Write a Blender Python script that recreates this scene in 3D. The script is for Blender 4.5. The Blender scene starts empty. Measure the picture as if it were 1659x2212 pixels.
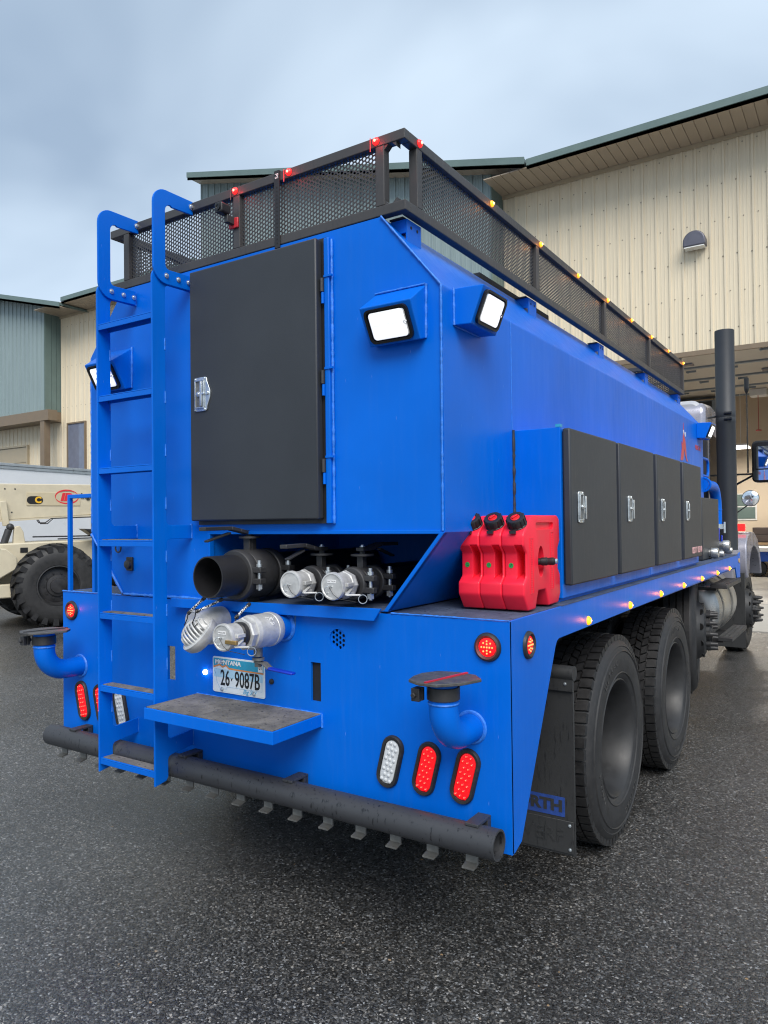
import bpy, bmesh, math, random
from mathutils import Vector, Matrix
random.seed(7)
SC = bpy.context.scene
COL = SC.collection
PI = math.pi

# ---------------------------------------------------------------- camera
cam_d = bpy.data.cameras.new('camera'); cam = bpy.data.objects.new('camera', cam_d); COL.objects.link(cam)
YAW, PITCH, ROLL = 0.579538, 0.0145753, -0.0115035
_f = Vector((-math.sin(YAW) * math.cos(PITCH), math.cos(YAW) * math.cos(PITCH), math.sin(PITCH)))
_r = Vector((math.cos(YAW), math.sin(YAW), 0)); _u = _r.cross(_f)
_r2 = _r * math.cos(ROLL) + _u * math.sin(ROLL); _u2 = -_r * math.sin(ROLL) + _u * math.cos(ROLL)
cam.matrix_world = Matrix.Translation((1.008, -2.3, 1.6)) @ Matrix((_r2, _u2, -_f)).transposed().to_4x4()
cam_d.sensor_fit = 'HORIZONTAL'; cam_d.sensor_width = 36.0; cam_d.lens = 36.0 * 1595.16 / 1659
cam_d.clip_start = 0.05; cam_d.clip_end = 500
SC.camera = cam

# ---------------------------------------------------------------- sky, sun, exposure
SUN = Vector((0.52, -0.62, 0.85)).normalized()
world = bpy.data.worlds.new('World'); SC.world = world; world.use_nodes = True
_nt = world.node_tree; _nt.nodes.clear()
def _wn(t, **k):
    n = _nt.nodes.new(t)
    for a, b in k.items(): setattr(n, a, b)
    return n
_out = _wn('ShaderNodeOutputWorld'); _bg = _wn('ShaderNodeBackground'); _bg.inputs[1].default_value = 0.1
_sky = _wn('ShaderNodeTexSky', sky_type='NISHITA', sun_disc=False)
_sky.sun_elevation = math.asin(SUN.z); _sky.sun_rotation = math.atan2(SUN.x, SUN.y)
_tc = _wn('ShaderNodeTexCoord'); _sep = _wn('ShaderNodeSeparateXYZ'); _nt.links.new(_tc.outputs['Generated'], _sep.inputs[0])
_mx = _wn('ShaderNodeMath', operation='MAXIMUM'); _mx.inputs[1].default_value = 0.0; _nt.links.new(_sep.outputs[2], _mx.inputs[0])
_ad = _wn('ShaderNodeMath', operation='ADD'); _ad.inputs[1].default_value = 0.30; _nt.links.new(_mx.outputs[0], _ad.inputs[0])
_cmb = _wn('ShaderNodeCombineXYZ')
for i in (0, 1):
    d = _wn('ShaderNodeMath', operation='DIVIDE'); _nt.links.new(_sep.outputs[i], d.inputs[0]); _nt.links.new(_ad.outputs[0], d.inputs[1])
    _nt.links.new(d.outputs[0], _cmb.inputs[i])
_cmb.inputs[2].default_value = 3.1
_no = _wn('ShaderNodeTexNoise'); _no.inputs['Scale'].default_value = 1.5; _no.inputs['Detail'].default_value = 3.5; _no.inputs['Roughness'].default_value = 0.5
_no.inputs['Distortion'].default_value = 0.4
_nt.links.new(_cmb.outputs[0], _no.inputs['Vector'])
_rp = _wn('ShaderNodeValToRGB'); _e = _rp.color_ramp.elements
_e[0].position = 0.30; _e[0].color = (0.215, 0.280, 0.364, 1); _e[1].position = 0.68; _e[1].color = (0.41, 0.49, 0.575, 1)
_nt.links.new(_no.outputs[0], _rp.inputs[0])
_sc = _wn('ShaderNodeVectorMath', operation='SCALE'); _sc.inputs['Scale'].default_value = 7.4; _nt.links.new(_rp.outputs[0], _sc.inputs[0])
_mix = _wn('ShaderNodeMix', data_type='RGBA'); _mix.inputs[0].default_value = 0.92
_nt.links.new(_sky.outputs[0], _mix.inputs[6]); _nt.links.new(_sc.outputs[0], _mix.inputs[7])
_nt.links.new(_mix.outputs[2], _bg.inputs[0]); _nt.links.new(_bg.outputs[0], _out.inputs[0])
sun_d = bpy.data.lights.new('sun', 'SUN'); sun_d.energy = 1.5; sun_d.angle = math.radians(40); sun_d.color = (1.0, 0.955, 0.895)
sun = bpy.data.objects.new('sun', sun_d); COL.objects.link(sun); sun.rotation_euler = SUN.to_track_quat('Z', 'Y').to_euler(); sun.location = (4, -6, 12)
vs = SC.view_settings; vs.view_transform = 'Standard'; vs.look = 'None'; vs.exposure = 1.28; vs.gamma = 1.0; vs.use_curve_mapping = False
SC.cycles.use_denoising = True
SC.cycles.max_bounces = 8
SC.cycles.filter_width = 1.15

# ---------------------------------------------------------------- materials
MATS = {}
def nodes_of(name):
    m = bpy.data.materials.new(name); m.use_nodes = True
    nt = m.node_tree; b = nt.nodes['Principled BSDF']; MATS[name] = m
    return m, nt, b
def N(nt, t, ins=None, **k):
    n = nt.nodes.new(t)
    for a, v in k.items(): setattr(n, a, v)
    for a, v in (ins or {}).items():
        if hasattr(v, 'is_output') or isinstance(v, bpy.types.NodeSocket): nt.links.new(v, n.inputs[a])
        else: n.inputs[a].default_value = v
    return n
def ramp(nt, src, stops):
    r = nt.nodes.new('ShaderNodeValToRGB'); nt.links.new(src, r.inputs[0]); e = r.color_ramp.elements
    while len(e) < len(stops): e.new(0.5)
    for el, (p, c) in zip(e, stops): el.position = p; el.color = c if len(c) == 4 else (*c, 1)
    return r.outputs[0]
def g(v): return (v, v, v, 1)
def pbr(name, col, rough=.5, metal=0., var=.12, vscale=6., bump=0., bscale=120., rvar=.1, spec=.5, coat=0., emis=None, estr=0., stretch=(1, 1, 1), dirt=0., dirtcol=(.12, .11, .1)):
    m, nt, b = nodes_of(name)
    tc = N(nt, 'ShaderNodeTexCoord'); mp = N(nt, 'ShaderNodeMapping', {0: tc.outputs['Object'], 3: stretch})
    no = N(nt, 'ShaderNodeTexNoise', {'Vector': mp.outputs[0], 'Scale': vscale, 'Detail': 6., 'Roughness': .6})
    c = ramp(nt, no.outputs[0], [(.3, tuple(x * (1 - var) for x in col)), (.7, tuple(min(1, x * (1 + var)) for x in col))])
    if dirt:
        n2 = N(nt, 'ShaderNodeTexNoise', {'Vector': mp.outputs[0], 'Scale': vscale * 3.3, 'Detail': 8., 'Roughness': .72})
        f = ramp(nt, n2.outputs[0], [(.52, g(0)), (.74, g(dirt))])
        mx = N(nt, 'ShaderNodeMix', {0: f, 6: c, 7: (*dirtcol, 1)}, data_type='RGBA'); c = mx.outputs[2]
    nt.links.new(c, b.inputs['Base Color'])
    rr = ramp(nt, no.outputs[0], [(.3, g(max(.02, rough - rvar))), (.7, g(min(1, rough + rvar)))])
    nt.links.new(rr, b.inputs['Roughness'])
    b.inputs['Metallic'].default_value = metal; b.inputs['Specular IOR Level'].default_value = spec; b.inputs['Coat Weight'].default_value = coat
    if bump:
        n3 = N(nt, 'ShaderNodeTexNoise', {'Vector': tc.outputs['Object'], 'Scale': bscale, 'Detail': 4.})
        bp = N(nt, 'ShaderNodeBump', {'Height': n3.outputs[0], 'Strength': bump, 'Distance': .002}); nt.links.new(bp.outputs[0], b.inputs['Normal'])
    if emis:
        b.inputs['Emission Color'].default_value = (*emis, 1); b.inputs['Emission Strength'].default_value = estr
    return m
def blue(name, col, grime):
    m, nt, b = nodes_of(name)
    tc = N(nt, 'ShaderNodeTexCoord')
    st = N(nt, 'ShaderNodeMapping', {0: tc.outputs['Object'], 3: (22, 22, 1.6)})
    a = N(nt, 'ShaderNodeTexNoise', {'Vector': st.outputs[0], 'Scale': 1.6, 'Detail': 8., 'Roughness': .7})
    big = N(nt, 'ShaderNodeTexNoise', {'Vector': tc.outputs['Object'], 'Scale': 2.2, 'Detail': 3.})
    fine = N(nt, 'ShaderNodeTexNoise', {'Vector': tc.outputs['Object'], 'Scale': 170., 'Detail': 3.})
    c = ramp(nt, big.outputs[0], [(.3, tuple(x * .9 for x in col)), (.72, tuple(min(1, x * 1.06) for x in col))])
    f = ramp(nt, a.outputs[0], [(.50, g(0)), (.80, g(grime))])
    mx = N(nt, 'ShaderNodeMix', {0: f, 6: c, 7: (.05, .17, .55, 1)}, data_type='RGBA')
    # thin scratches and chips
    sc = N(nt, 'ShaderNodeTexVoronoi', {'Vector': st.outputs[0], 'Scale': 2.6}, feature='F1')
    ch = ramp(nt, sc.outputs['Distance'], [(.018, g(.55)), (.034, g(0))])
    m2 = N(nt, 'ShaderNodeMix', {0: ch, 6: mx.outputs[2], 7: (.35, .45, .75, 1)}, data_type='RGBA')
    nt.links.new(m2.outputs[2], b.inputs['Base Color'])
    nt.links.new(ramp(nt, a.outputs[0], [(.3, g(.30)), (.75, g(.46))]), b.inputs['Roughness'])
    b.inputs['Specular IOR Level'].default_value = .18
    bp = N(nt, 'ShaderNodeBump', {'Height': fine.outputs[0], 'Strength': .10, 'Distance': .002})
    b2 = N(nt, 'ShaderNodeBump', {'Height': big.outputs[0], 'Strength': .22, 'Distance': .03, 'Normal': bp.outputs[0]})
    nt.links.new(b2.outputs[0], b.inputs['Normal'])
    return m
blue('blue_paint', (.0, .132, .64), .13)
blue('blue_paint_worn', (.002, .13, .58), .45)
pbr('blue_weld', (.03, .19, .68), .45, bump=.6, bscale=160, var=.25, vscale=60)
pbr('rust_stain', (.045, .15, .36), .6, var=.3, vscale=60, dirt=.6, dirtcol=(.16, .15, .16))
pbr('blue_handle', (.004, .03, .42), .35, var=.1)
def wetblack(name, col, rough, streaks=.5, gl=.55):
    m, nt, b = nodes_of(name)
    tc = N(nt, 'ShaderNodeTexCoord'); st = N(nt, 'ShaderNodeMapping', {0: tc.outputs['Object'], 3: (60, 60, 9)})
    a = N(nt, 'ShaderNodeTexNoise', {'Vector': st.outputs[0], 'Scale': 1.5, 'Detail': 5., 'Roughness': .65})
    bg = N(nt, 'ShaderNodeTexNoise', {'Vector': tc.outputs['Object'], 'Scale': 3., 'Detail': 5.})
    fine = N(nt, 'ShaderNodeTexNoise', {'Vector': tc.outputs['Object'], 'Scale': 320., 'Detail': 2.})
    c = ramp(nt, bg.outputs[0], [(.3, tuple(x * .9 for x in col)), (.7, tuple(x * 1.12 for x in col))])
    f = ramp(nt, a.outputs[0], [(.58, g(0)), (.63, g(streaks))])
    mx = N(nt, 'ShaderNodeMix', {0: f, 6: c, 7: tuple(x * .3 for x in col) + (1,)}, data_type='RGBA')
    nt.links.new(mx.outputs[2], b.inputs['Base Color'])
    nt.links.new(ramp(nt, a.outputs[0], [(.55, g(rough)), (.64, g(rough * gl))]), b.inputs['Roughness'])
    bp = N(nt, 'ShaderNodeBump', {'Height': fine.outputs[0], 'Strength': .18, 'Distance': .002}); nt.links.new(bp.outputs[0], b.inputs['Normal'])
    return m
wetblack('door_black', (.029, .033, .039), .5, .10, .9)
wetblack('rack_black', (.047, .045, .045), .5, .3)
wetblack('tube_black', (.038, .040, .045), .48, .8)
wetblack('flap_black', (.025, .026, .027), .6, .6)
pbr('black_plastic', (.016, .016, .018), .45, bump=.15, bscale=200)
pbr('black_iron', (.030, .030, .032), .5, bump=.3, bscale=90, var=.3)
pbr('black_gloss', (.01, .01, .011), .25)
pbr('rubber', (.021, .021, .022), .58, var=.35, vscale=14, bump=.25, bscale=60, dirt=.5, dirtcol=(.055, .053, .05))
pbr('rubber_dusty', (.05, .05, .05), .65, var=.3, vscale=20)
pbr('rubber_tread', (.017, .017, .018), .5, var=.3, vscale=20, dirt=.35, dirtcol=(.06, .057, .053))
pbr('rim_dark', (.024, .025, .027), .5, metal=.1, var=.3, vscale=9, dirt=.6, dirtcol=(.02, .02, .02))
pbr('rim_black', (.03, .03, .032), .45, metal=.2, var=.3, vscale=9)
pbr('underbody', (.010, .010, .011), .7, var=.3)  # shade put into the colour: near black so slots and underside look dark
pbr('cast_aluminium', (.56, .56, .55), .48, metal=.4, var=.18, vscale=22, bump=.4, bscale=70, dirt=.3, dirtcol=(.25, .24, .22))
pbr('brushed_steel', (.55, .55, .54), .3, metal=.9, var=.15, vscale=12)
pbr('zinc', (.62, .66, .68), .32, metal=.85, var=.15, vscale=30)
pbr('galvanised', (.20, .20, .19), .5, metal=.6, var=.3, vscale=20, dirt=.7, dirtcol=(.16, .13, .10))
pbr('chrome', (.8, .8, .8), .08, metal=1., var=.03)
pbr('brass', (.42, .27, .10), .35, metal=.8, var=.2)
pbr('mirror_glass', (.85, .88, .9), .02, metal=1., var=.01, rvar=.01)
pbr('red_plastic', (.88, .018, .048), .4, var=.08, vscale=8, bump=.12, bscale=150, spec=.4)
pbr('red_plastic_cap', (.65, .012, .016), .4, var=.08)
pbr('red_bracket', (.45, .02, .03), .45)
pbr('green_sticker', (.02, .30, .07), .5, var=.05)
pbr('print_black', (.01, .01, .01), .5, var=.02)
pbr('print_white', (.8, .8, .8), .5, var=.02)
pbr('print_pink', (.72, .42, .42), .5, var=.02)
pbr('print_red', (.62, .02, .03), .5, var=.05)
pbr('print_blue', (.015, .055, .26), .6, var=.2, vscale=60, dirt=.5, dirtcol=(.02, .02, .02))
pbr('emblem_red', (.55, .04, .05), .4, var=.1)
pbr('plate_white', (.72, .78, .82), .4, var=.04)
pbr('plate_teal', (.03, .33, .52), .4, var=.1, vscale=30)
pbr('plate_sky', (.42, .66, .82), .4, var=.05)
pbr('plate_orange', (.70, .25, .06), .4, var=.15, vscale=60)
pbr('plate_line', (.25, .42, .60), .5, var=.02)
pbr('plate_script', (.05, .35, .60), .5, var=.02)
pbr('lens_red', (.55, .003, .006), .25, var=.03, emis=(1, .008, .014), estr=.30, bump=.3, bscale=220)
pbr('led_red', (1, .1, .05), .3, emis=(1, .10, .05), estr=1.6)
pbr('led_red_hot', (1, .2, .1), .3, emis=(1, .14, .03), estr=1.5)
pbr('lens_red_lit', (.8, .01, .01), .25, emis=(1, .02, .02), estr=.7)
pbr('lens_amber_lit', (.9, .3, .02), .25, emis=(1, .26, .01), estr=1.1)
pbr('amber_bulb', (1, .7, .3), .25, emis=(1, .50, .12), estr=2.6)
pbr('red_bulb', (1, .4, .3), .25, emis=(1, .16, .10), estr=2.4)
pbr('lens_clear', (.62, .64, .65), .18, var=.1, vscale=40, bump=.3, bscale=200)
pbr('work_light_lens', (1, 1, 1), .3, emis=(.96, .98, 1.0), estr=.24)
pbr('work_led', (1, 1, 1), .3, emis=(.97, .99, 1.0), estr=1.1)
pbr('white_led', (1, 1, 1), .3, emis=(.9, .95, 1), estr=4.)
pbr('grommet', (.02, .02, .021), .5, bump=.2, bscale=200, dirt=.4, dirtcol=(.09, .08, .08))
pbr('cab_silver', (.34, .34, .40), .28, metal=.35, var=.05, coat=.4)
pbr('roof_grey', (.42, .43, .46), .5, metal=0., var=.1)
pbr('glass_dark', (.02, .022, .025), .06, var=.02, rvar=.02)
pbr('glass_window', (.16, .18, .24), .05, var=.1, rvar=.02, spec=.9)
pbr('fuel_tank_alu', (.42, .42, .41), .33, metal=.85, var=.15, vscale=5, dirt=.3, dirtcol=(.3, .29, .27))
pbr('step_grit', (.09, .09, .09), .6, metal=.4, bump=.8, bscale=60, var=.4, vscale=30)
pbr('cream_paint', (.55, .49, .36), .45, var=.08, vscale=4, dirt=.15, dirtcol=(.3, .27, .2))
pbr('cream_plate', (.50, .43, .29), .45, var=.05)
pbr('yellow_print', (.75, .42, .02), .5, var=.02)
pbr('trailer_white', (.82, .84, .88), .35, var=.03, vscale=2)
pbr('trailer_rail', (.55, .58, .62), .35, metal=.5)
pbr('beige_metal', (.72, .63, .47), .42, var=.045, vscale=1.2, spec=.35, stretch=(6, 6, .5), dirt=.12, dirtcol=(.45, .38, .27))
pbr('beige_trim', (.42, .35, .24), .45, var=.05)
pbr('teal_metal', (.23, .295, .30), .42, var=.06, vscale=1.4, stretch=(5, 5, .6))
pbr('teal_trim', (.125, .18, .17), .4, var=.08, vscale=2)
pbr('soffit_tan', (.38, .31, .235), .5, var=.06, vscale=2)
pbr('brown_trim', (.20, .15, .10), .5, var=.08)
pbr('screw_grey', (.28, .24, .18), .5, var=.1)
pbr('lamp_bronze', (.12, .12, .15), .4, metal=.3, var=.1)
pbr('lamp_diffuser', (.75, .75, .72), .3, var=.05)
pbr('interior_wall', (.66, .55, .42), .6, var=.04, vscale=1)
pbr('interior_door', (.58, .53, .46), .5, var=.04)
pbr('interior_strut', (.25, .29, .33), .45, metal=.3)
pbr('interior_lamp', (1, 1, 1), .4, emis=(1, .97, .9), estr=3.)
pbr('bench_wood', (.30, .20, .11), .6, var=.2)
pbr('chest_brown', (.05, .035, .03), .4)
pbr('trailer_blue', (.004, .06, .38), .35, var=.1)
pbr('white_paint', (.75, .75, .75), .4, var=.05)

def checker(name):
    m, nt, b = nodes_of(name)
    tc = N(nt, 'ShaderNodeTexCoord')
    ck = N(nt, 'ShaderNodeTexChecker', {'Vector': tc.outputs['Object'], 'Scale': 130., 'Color1': g(.7), 'Color2': g(.02)})
    nt.links.new(ck.outputs[0], b.inputs['Base Color']); b.inputs['Roughness'].default_value = .8
checker('bungee_weave')

def grip(name, base, wear):
    m, nt, b = nodes_of(name)
    tc = N(nt, 'ShaderNodeTexCoord')
    n1 = N(nt, 'ShaderNodeTexNoise', {'Vector': tc.outputs['Object'], 'Scale': 9., 'Detail': 8., 'Roughness': .7})
    n2 = N(nt, 'ShaderNodeTexNoise', {'Vector': tc.outputs['Object'], 'Scale': 400., 'Detail': 2.})
    n3 = N(nt, 'ShaderNodeTexNoise', {'Vector': tc.outputs['Object'], 'Scale': 55., 'Detail': 3.})
    c = ramp(nt, n1.outputs[0], [(.32, (*base, 1)), (.68, (*wear, 1))])
    spk = ramp(nt, n3.outputs[0], [(.30, g(1)), (.40, g(0))])
    mx = N(nt, 'ShaderNodeMix', {0: spk, 6: c, 7: tuple(x * .4 for x in base) + (1,)}, data_type='RGBA')
    nt.links.new(mx.outputs[2], b.inputs['Base Color']); b.inputs['Roughness'].default_value = .7
    bp = N(nt, 'ShaderNodeBump', {'Height': n2.outputs[0], 'Strength': .7, 'Distance': .003}); nt.links.new(bp.outputs[0], b.inputs['Normal'])
grip('grip_tape', (.085, .08, .072), (.24, .22, .19))
grip('deck_top', (.03, .05, .10), (.09, .12, .19))

def asphalt(name):
    m, nt, b = nodes_of(name)
    tc = N(nt, 'ShaderNodeTexCoord'); O = tc.outputs['Object']
    wob = N(nt, 'ShaderNodeTexNoise', {'Vector': O, 'Scale': 60., 'Detail': 2.})
    wv = N(nt, 'ShaderNodeVectorMath', {0: wob.outputs['Color'], 1: (.5, .5, .5)}, operation='SUBTRACT')
    ws = N(nt, 'ShaderNodeVectorMath', {0: wv.outputs[0], 'Scale': .012}, operation='SCALE')
    vv = N(nt, 'ShaderNodeVectorMath', {0: O, 1: ws.outputs[0]}, operation='ADD')
    V = N(nt, 'ShaderNodeTexVoronoi', {'Vector': vv.outputs[0], 'Scale': 150.}, feature='F1')
    V2 = N(nt, 'ShaderNodeTexVoronoi', {'Vector': vv.outputs[0], 'Scale': 62.}, feature='F1')
    se = N(nt, 'ShaderNodeSeparateColor', {0: V.outputs['Color']})
    se2 = N(nt, 'ShaderNodeSeparateColor', {0: V2.outputs['Color']})
    stone = ramp(nt, se.outputs[0], [(0., g(.013)), (.36, g(.027)), (.64, g(.053)), (.84, g(.10)), (.96, g(.20)), (1., g(.40))])
    tint = ramp(nt, se.outputs[1], [(0., (1.08, 1., .9, 1)), (1., (.95, 1., 1.06, 1))])
    c0 = N(nt, 'ShaderNodeMix', {0: 1., 6: stone, 7: tint}, data_type='RGBA', blend_type='MULTIPLY')
    # a few larger pale or ochre stones
    rare = ramp(nt, se2.outputs[0], [(.984, g(0)), (.988, g(1))])
    edge = ramp(nt, V2.outputs['Distance'], [(.28, g(1)), (.36, g(0))])
    fac = N(nt, 'ShaderNodeMath', {0: rare, 1: edge}, operation='MULTIPLY')
    pale = ramp(nt, se2.outputs[1], [(.0, (.40, .38, .34, 1)), (.7, (.30, .28, .25, 1)), (1., (.42, .26, .12, 1))])
    c1 = N(nt, 'ShaderNodeMix', {0: fac.outputs[0], 6: c0.outputs[2], 7: pale}, data_type='RGBA')
    big = N(nt, 'ShaderNodeTexNoise', {'Vector': O, 'Scale': .55, 'Detail': 5., 'Roughness': .6})
    tone = ramp(nt, big.outputs[0], [(.3, g(.66)), (.7, g(1.25))])
    c2 = N(nt, 'ShaderNodeMix', {0: 1., 6: c1.outputs[2], 7: tone}, data_type='RGBA', blend_type='MULTIPLY')
    nt.links.new(c2.outputs[2], b.inputs['Base Color'])
    wet = ramp(nt, big.outputs[0], [(.35, g(.0)), (.65, g(.12))])
    rr = N(nt, 'ShaderNodeMath', {0: ramp(nt, se.outputs[2], [(0., g(.14)), (1., g(.40))]), 1: wet}, operation='ADD')
    nt.links.new(rr.outputs[0], b.inputs['Roughness'])
    b.inputs['Specular IOR Level'].default_value = 1.0
    hh = ramp(nt, V.outputs['Distance'], [(0., g(1)), (.75, g(0))])
    hr = N(nt, 'ShaderNodeMath', {0: hh, 1: se.outputs[1]}, operation='MULTIPLY')
    ha = N(nt, 'ShaderNodeMath', {0: hr.outputs[0], 1: hh}, operation='ADD')
    bp = N(nt, 'ShaderNodeBump', {'Height': ha.outputs[0], 'Strength': .42, 'Distance': .0025}); nt.links.new(bp.outputs[0], b.inputs['Normal'])
asphalt('asphalt')
pbr('concrete', (.40, .385, .35), .6, var=.12, vscale=1.5, bump=.3, bscale=60, dirt=.3, dirtcol=(.22, .21, .19))
pbr('shop_concrete', (.42, .40, .36), .35, var=.1, vscale=1.2, dirt=.3, dirtcol=(.2, .19, .17))

# ---------------------------------------------------------------- mesh helpers
def W(o):
    if o.parent is None: return o.matrix_basis.copy()
    return W(o.parent) @ o.matrix_parent_inverse @ o.matrix_basis
def attach(o, parent):
    if parent is not None:
        o.parent = parent; o.matrix_parent_inverse = W(parent).inverted()
    return o
def smooth(me, ang=38):
    me.polygons.foreach_set('use_smooth', [True] * len(me.polygons)); me.set_sharp_from_angle(angle=math.radians(ang))
class B:
    def __init__(s): s.v = []; s.f = []
    def add(s, vs, fs):
        o = len(s.v); s.v += [tuple(p) for p in vs]; s.f += [tuple(i + o for i in q) for q in fs]; return s
    def box(s, x0, x1, y0, y1, z0, z1):
        return s.add([(x0, y0, z0), (x1, y0, z0), (x1, y1, z0), (x0, y1, z0), (x0, y0, z1), (x1, y0, z1), (x1, y1, z1), (x0, y1, z1)],
                     [(0, 3, 2, 1), (4, 5, 6, 7), (0, 1, 5, 4), (1, 2, 6, 5), (2, 3, 7, 6), (3, 0, 4, 7)])
    def prism(s, pts, ax, a, b):
        def P(p, t): return {'x': (t, p[0], p[1]), 'y': (p[0], t, p[1]), 'z': (p[0], p[1], t)}[ax]
        n = len(pts)
        return s.add([P(p, a) for p in pts] + [P(p, b) for p in pts],
                     [tuple(range(n))[::-1], tuple(range(n, 2 * n))] + [(i, (i + 1) % n, n + (i + 1) % n, n + i) for i in range(n)])
    def lathe(s, prof, c, ax='y', n=32, closed=False, a0=0., a1=2 * PI, caps=True):
        # prof: (radius, distance along the axis)
        d = Vector({'x': (1, 0, 0), 'y': (0, 1, 0), 'z': (0, 0, 1)}[ax]) if isinstance(ax, str) else Vector(ax).normalized()
        u = d.orthogonal().normalized()
        if isinstance(ax, str): u = Vector({'x': (0, 1, 0), 'y': (1, 0, 0), 'z': (1, 0, 0)}[ax])
        w = d.cross(u); c = Vector(c); full = abs(a1 - a0 - 2 * PI) < 1e-6; k = n if full else n + 1; m = len(prof)
        vs = []
        for i in range(k):
            t = a0 + (a1 - a0) * i / n; e = u * math.cos(t) + w * math.sin(t)
            vs += [c + d * h + e * r for r, h in prof]
        fs = []
        for i in range(n):
            j = (i + 1) % k
            for q in range(m if closed else m - 1):
                p = (q + 1) % m; fs.append((i * m + q, j * m + q, j * m + p, i * m + p))
        s.add(vs, fs)
        if not closed and full and caps:
            for q in (0, m - 1):
                if prof[q][0] > 1e-4:
                    o = len(s.v) - k * m; s.f.append(tuple(o + i * m + q for i in (range(k) if q else reversed(range(k)))))
        return s
    def cyl(s, c, r, a, b, ax='y', n=24): return s.lathe([(r, a), (r, b)], c, ax, n)
    def ring(s, c, R, r, ax='y', n=24, k=8): return s.lathe([(R + r * math.cos(2 * PI * i / k), r * math.sin(2 * PI * i / k)) for i in range(k)], c, ax, n, closed=True)
    def tube(s, path, r, n=10, caps=True, ref=(0, 0, 1)):
        P = [Vector(p) for p in path]; rs = r if isinstance(r, (list, tuple)) else [r] * len(P); vs = []; u = None
        for i, p in enumerate(P):
            t = (P[min(i + 1, len(P) - 1)] - P[max(i - 1, 0)]).normalized()
            if u is None:
                u = Vector(ref) - t * t.dot(Vector(ref))
                if u.length < .05: u = t.orthogonal()
            else: u = u - t * t.dot(u)
            u.normalize(); w = t.cross(u)
            vs += [p + (u * math.cos(2 * PI * j / n) + w * math.sin(2 * PI * j / n)) * rs[i] for j in range(n)]
        fs = [(i * n + j, i * n + (j + 1) % n, (i + 1) * n + (j + 1) % n, (i + 1) * n + j) for i in range(len(P) - 1) for j in range(n)]
        if caps: fs += [tuple(range(n))[::-1], tuple(range((len(P) - 1) * n, len(P) * n))]
        return s.add(vs, fs)
    def bar(s, p0, p1, wd, th, up=(0, 0, 1)):
        a, b = Vector(p0), Vector(p1); t = (b - a).normalized(); sd = t.cross(Vector(up)).normalized(); u = sd.cross(t)
        q = [sd * wd / 2 + u * th / 2, -sd * wd / 2 + u * th / 2, -sd * wd / 2 - u * th / 2, sd * wd / 2 - u * th / 2]
        return s.add([a + k for k in q] + [b + k for k in q], [(0, 1, 2, 3), (7, 6, 5, 4)] + [(i, i + 4, (i + 1) % 4 + 4, (i + 1) % 4) for i in range(4)])
    def ball(s, c, r, n=10, k=6, sq=(1, 1, 1)):
        c = Vector(c); vs = [c + Vector((0, 0, r * sq[2]))]
        for i in range(1, k):
            a = PI * i / k
            vs += [c + Vector((r * sq[0] * math.sin(a) * math.cos(2 * PI * j / n), r * sq[1] * math.sin(a) * math.sin(2 * PI * j / n), r * sq[2] * math.cos(a))) for j in range(n)]
        vs.append(c - Vector((0, 0, r * sq[2]))); fs = [(0, 1 + j, 1 + (j + 1) % n) for j in range(n)]
        for i in range(k - 2): fs += [(1 + i * n + j, 1 + (i + 1) * n + j, 1 + (i + 1) * n + (j + 1) % n, 1 + i * n + (j + 1) % n) for j in range(n)]
        e = 1 + (k - 2) * n; fs += [(len(vs) - 1, e + (j + 1) % n, e + j) for j in range(n)]
        return s.add(vs, fs)
    def xform(s, M):
        s.v = [tuple(M @ Vector(p)) for p in s.v]; return s
    def mesh(s, name, mat, sm=38, fix=True):
        me = bpy.data.meshes.new(name); me.from_pydata(s.v, [], s.f)
        if fix:
            bm = bmesh.new(); bm.from_mesh(me); bmesh.ops.recalc_face_normals(bm, faces=bm.faces); bm.to_mesh(me); bm.free()
        if mat: me.materials.append(MATS[mat])
        if sm: smooth(me, sm)
        me.update(); return me
    def build(s, name, mat, parent=None, sm=38, bevel=0., fix=True, seg=2):
        o = bpy.data.objects.new(name, s.mesh(name, mat, sm, fix)); COL.objects.link(o); attach(o, parent)
        if bevel:
            b = o.modifiers.new('bevel', 'BEVEL'); b.width = bevel; b.segments = seg; b.limit_method = 'ANGLE'; b.angle_limit = math.radians(40)
        return o
def inst(name, me, M, parent=None):
    o = bpy.data.objects.new(name, me); COL.objects.link(o); o.matrix_basis = M if isinstance(M, Matrix) else Matrix.Translation(M); attach(o, parent); return o
def empty(name, loc, label=None, cat=None, group=None, parent=None):
    o = bpy.data.objects.new(name, None); COL.objects.link(o); o.location = loc; o.empty_display_size = .2; attach(o, parent)
    tag(o, label, cat, group); return o
def tag(o, label=None, cat=None, group=None, kind=None):
    for k, v in (('label', label), ('category', cat), ('group', group), ('kind', kind)):
        if v: o[k] = v
    return o
def cut(o, cutters):
    # carve real openings, then drop the cutters
    tmp = []
    for c in cutters:
        q = bpy.data.objects.new('cutter', c.mesh('cutter', None, 0)); COL.objects.link(q); tmp.append(q)
        m = o.modifiers.new('cut', 'BOOLEAN'); m.operation = 'DIFFERENCE'; m.object = q; m.solver = 'EXACT'
    dg = bpy.context.evaluated_depsgraph_get(); dg.update()
    me = bpy.data.meshes.new_from_object(o.evaluated_get(dg)); old = o.data
    for m in list(o.modifiers): o.modifiers.remove(m)
    o.data = me; smooth(me, 30)
    for q in tmp: bpy.data.objects.remove(q)
    bpy.data.meshes.remove(old); return o
REAR = Matrix(((1, 0, 0, 0), (0, 0, -1, 0), (0, 1, 0, 0), (0, 0, 0, 1)))     # text facing -y
SIDE = Matrix(((0, 0, 1, 0), (1, 0, 0, 0), (0, 1, 0, 0), (0, 0, 0, 1)))      # text facing +x
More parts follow.
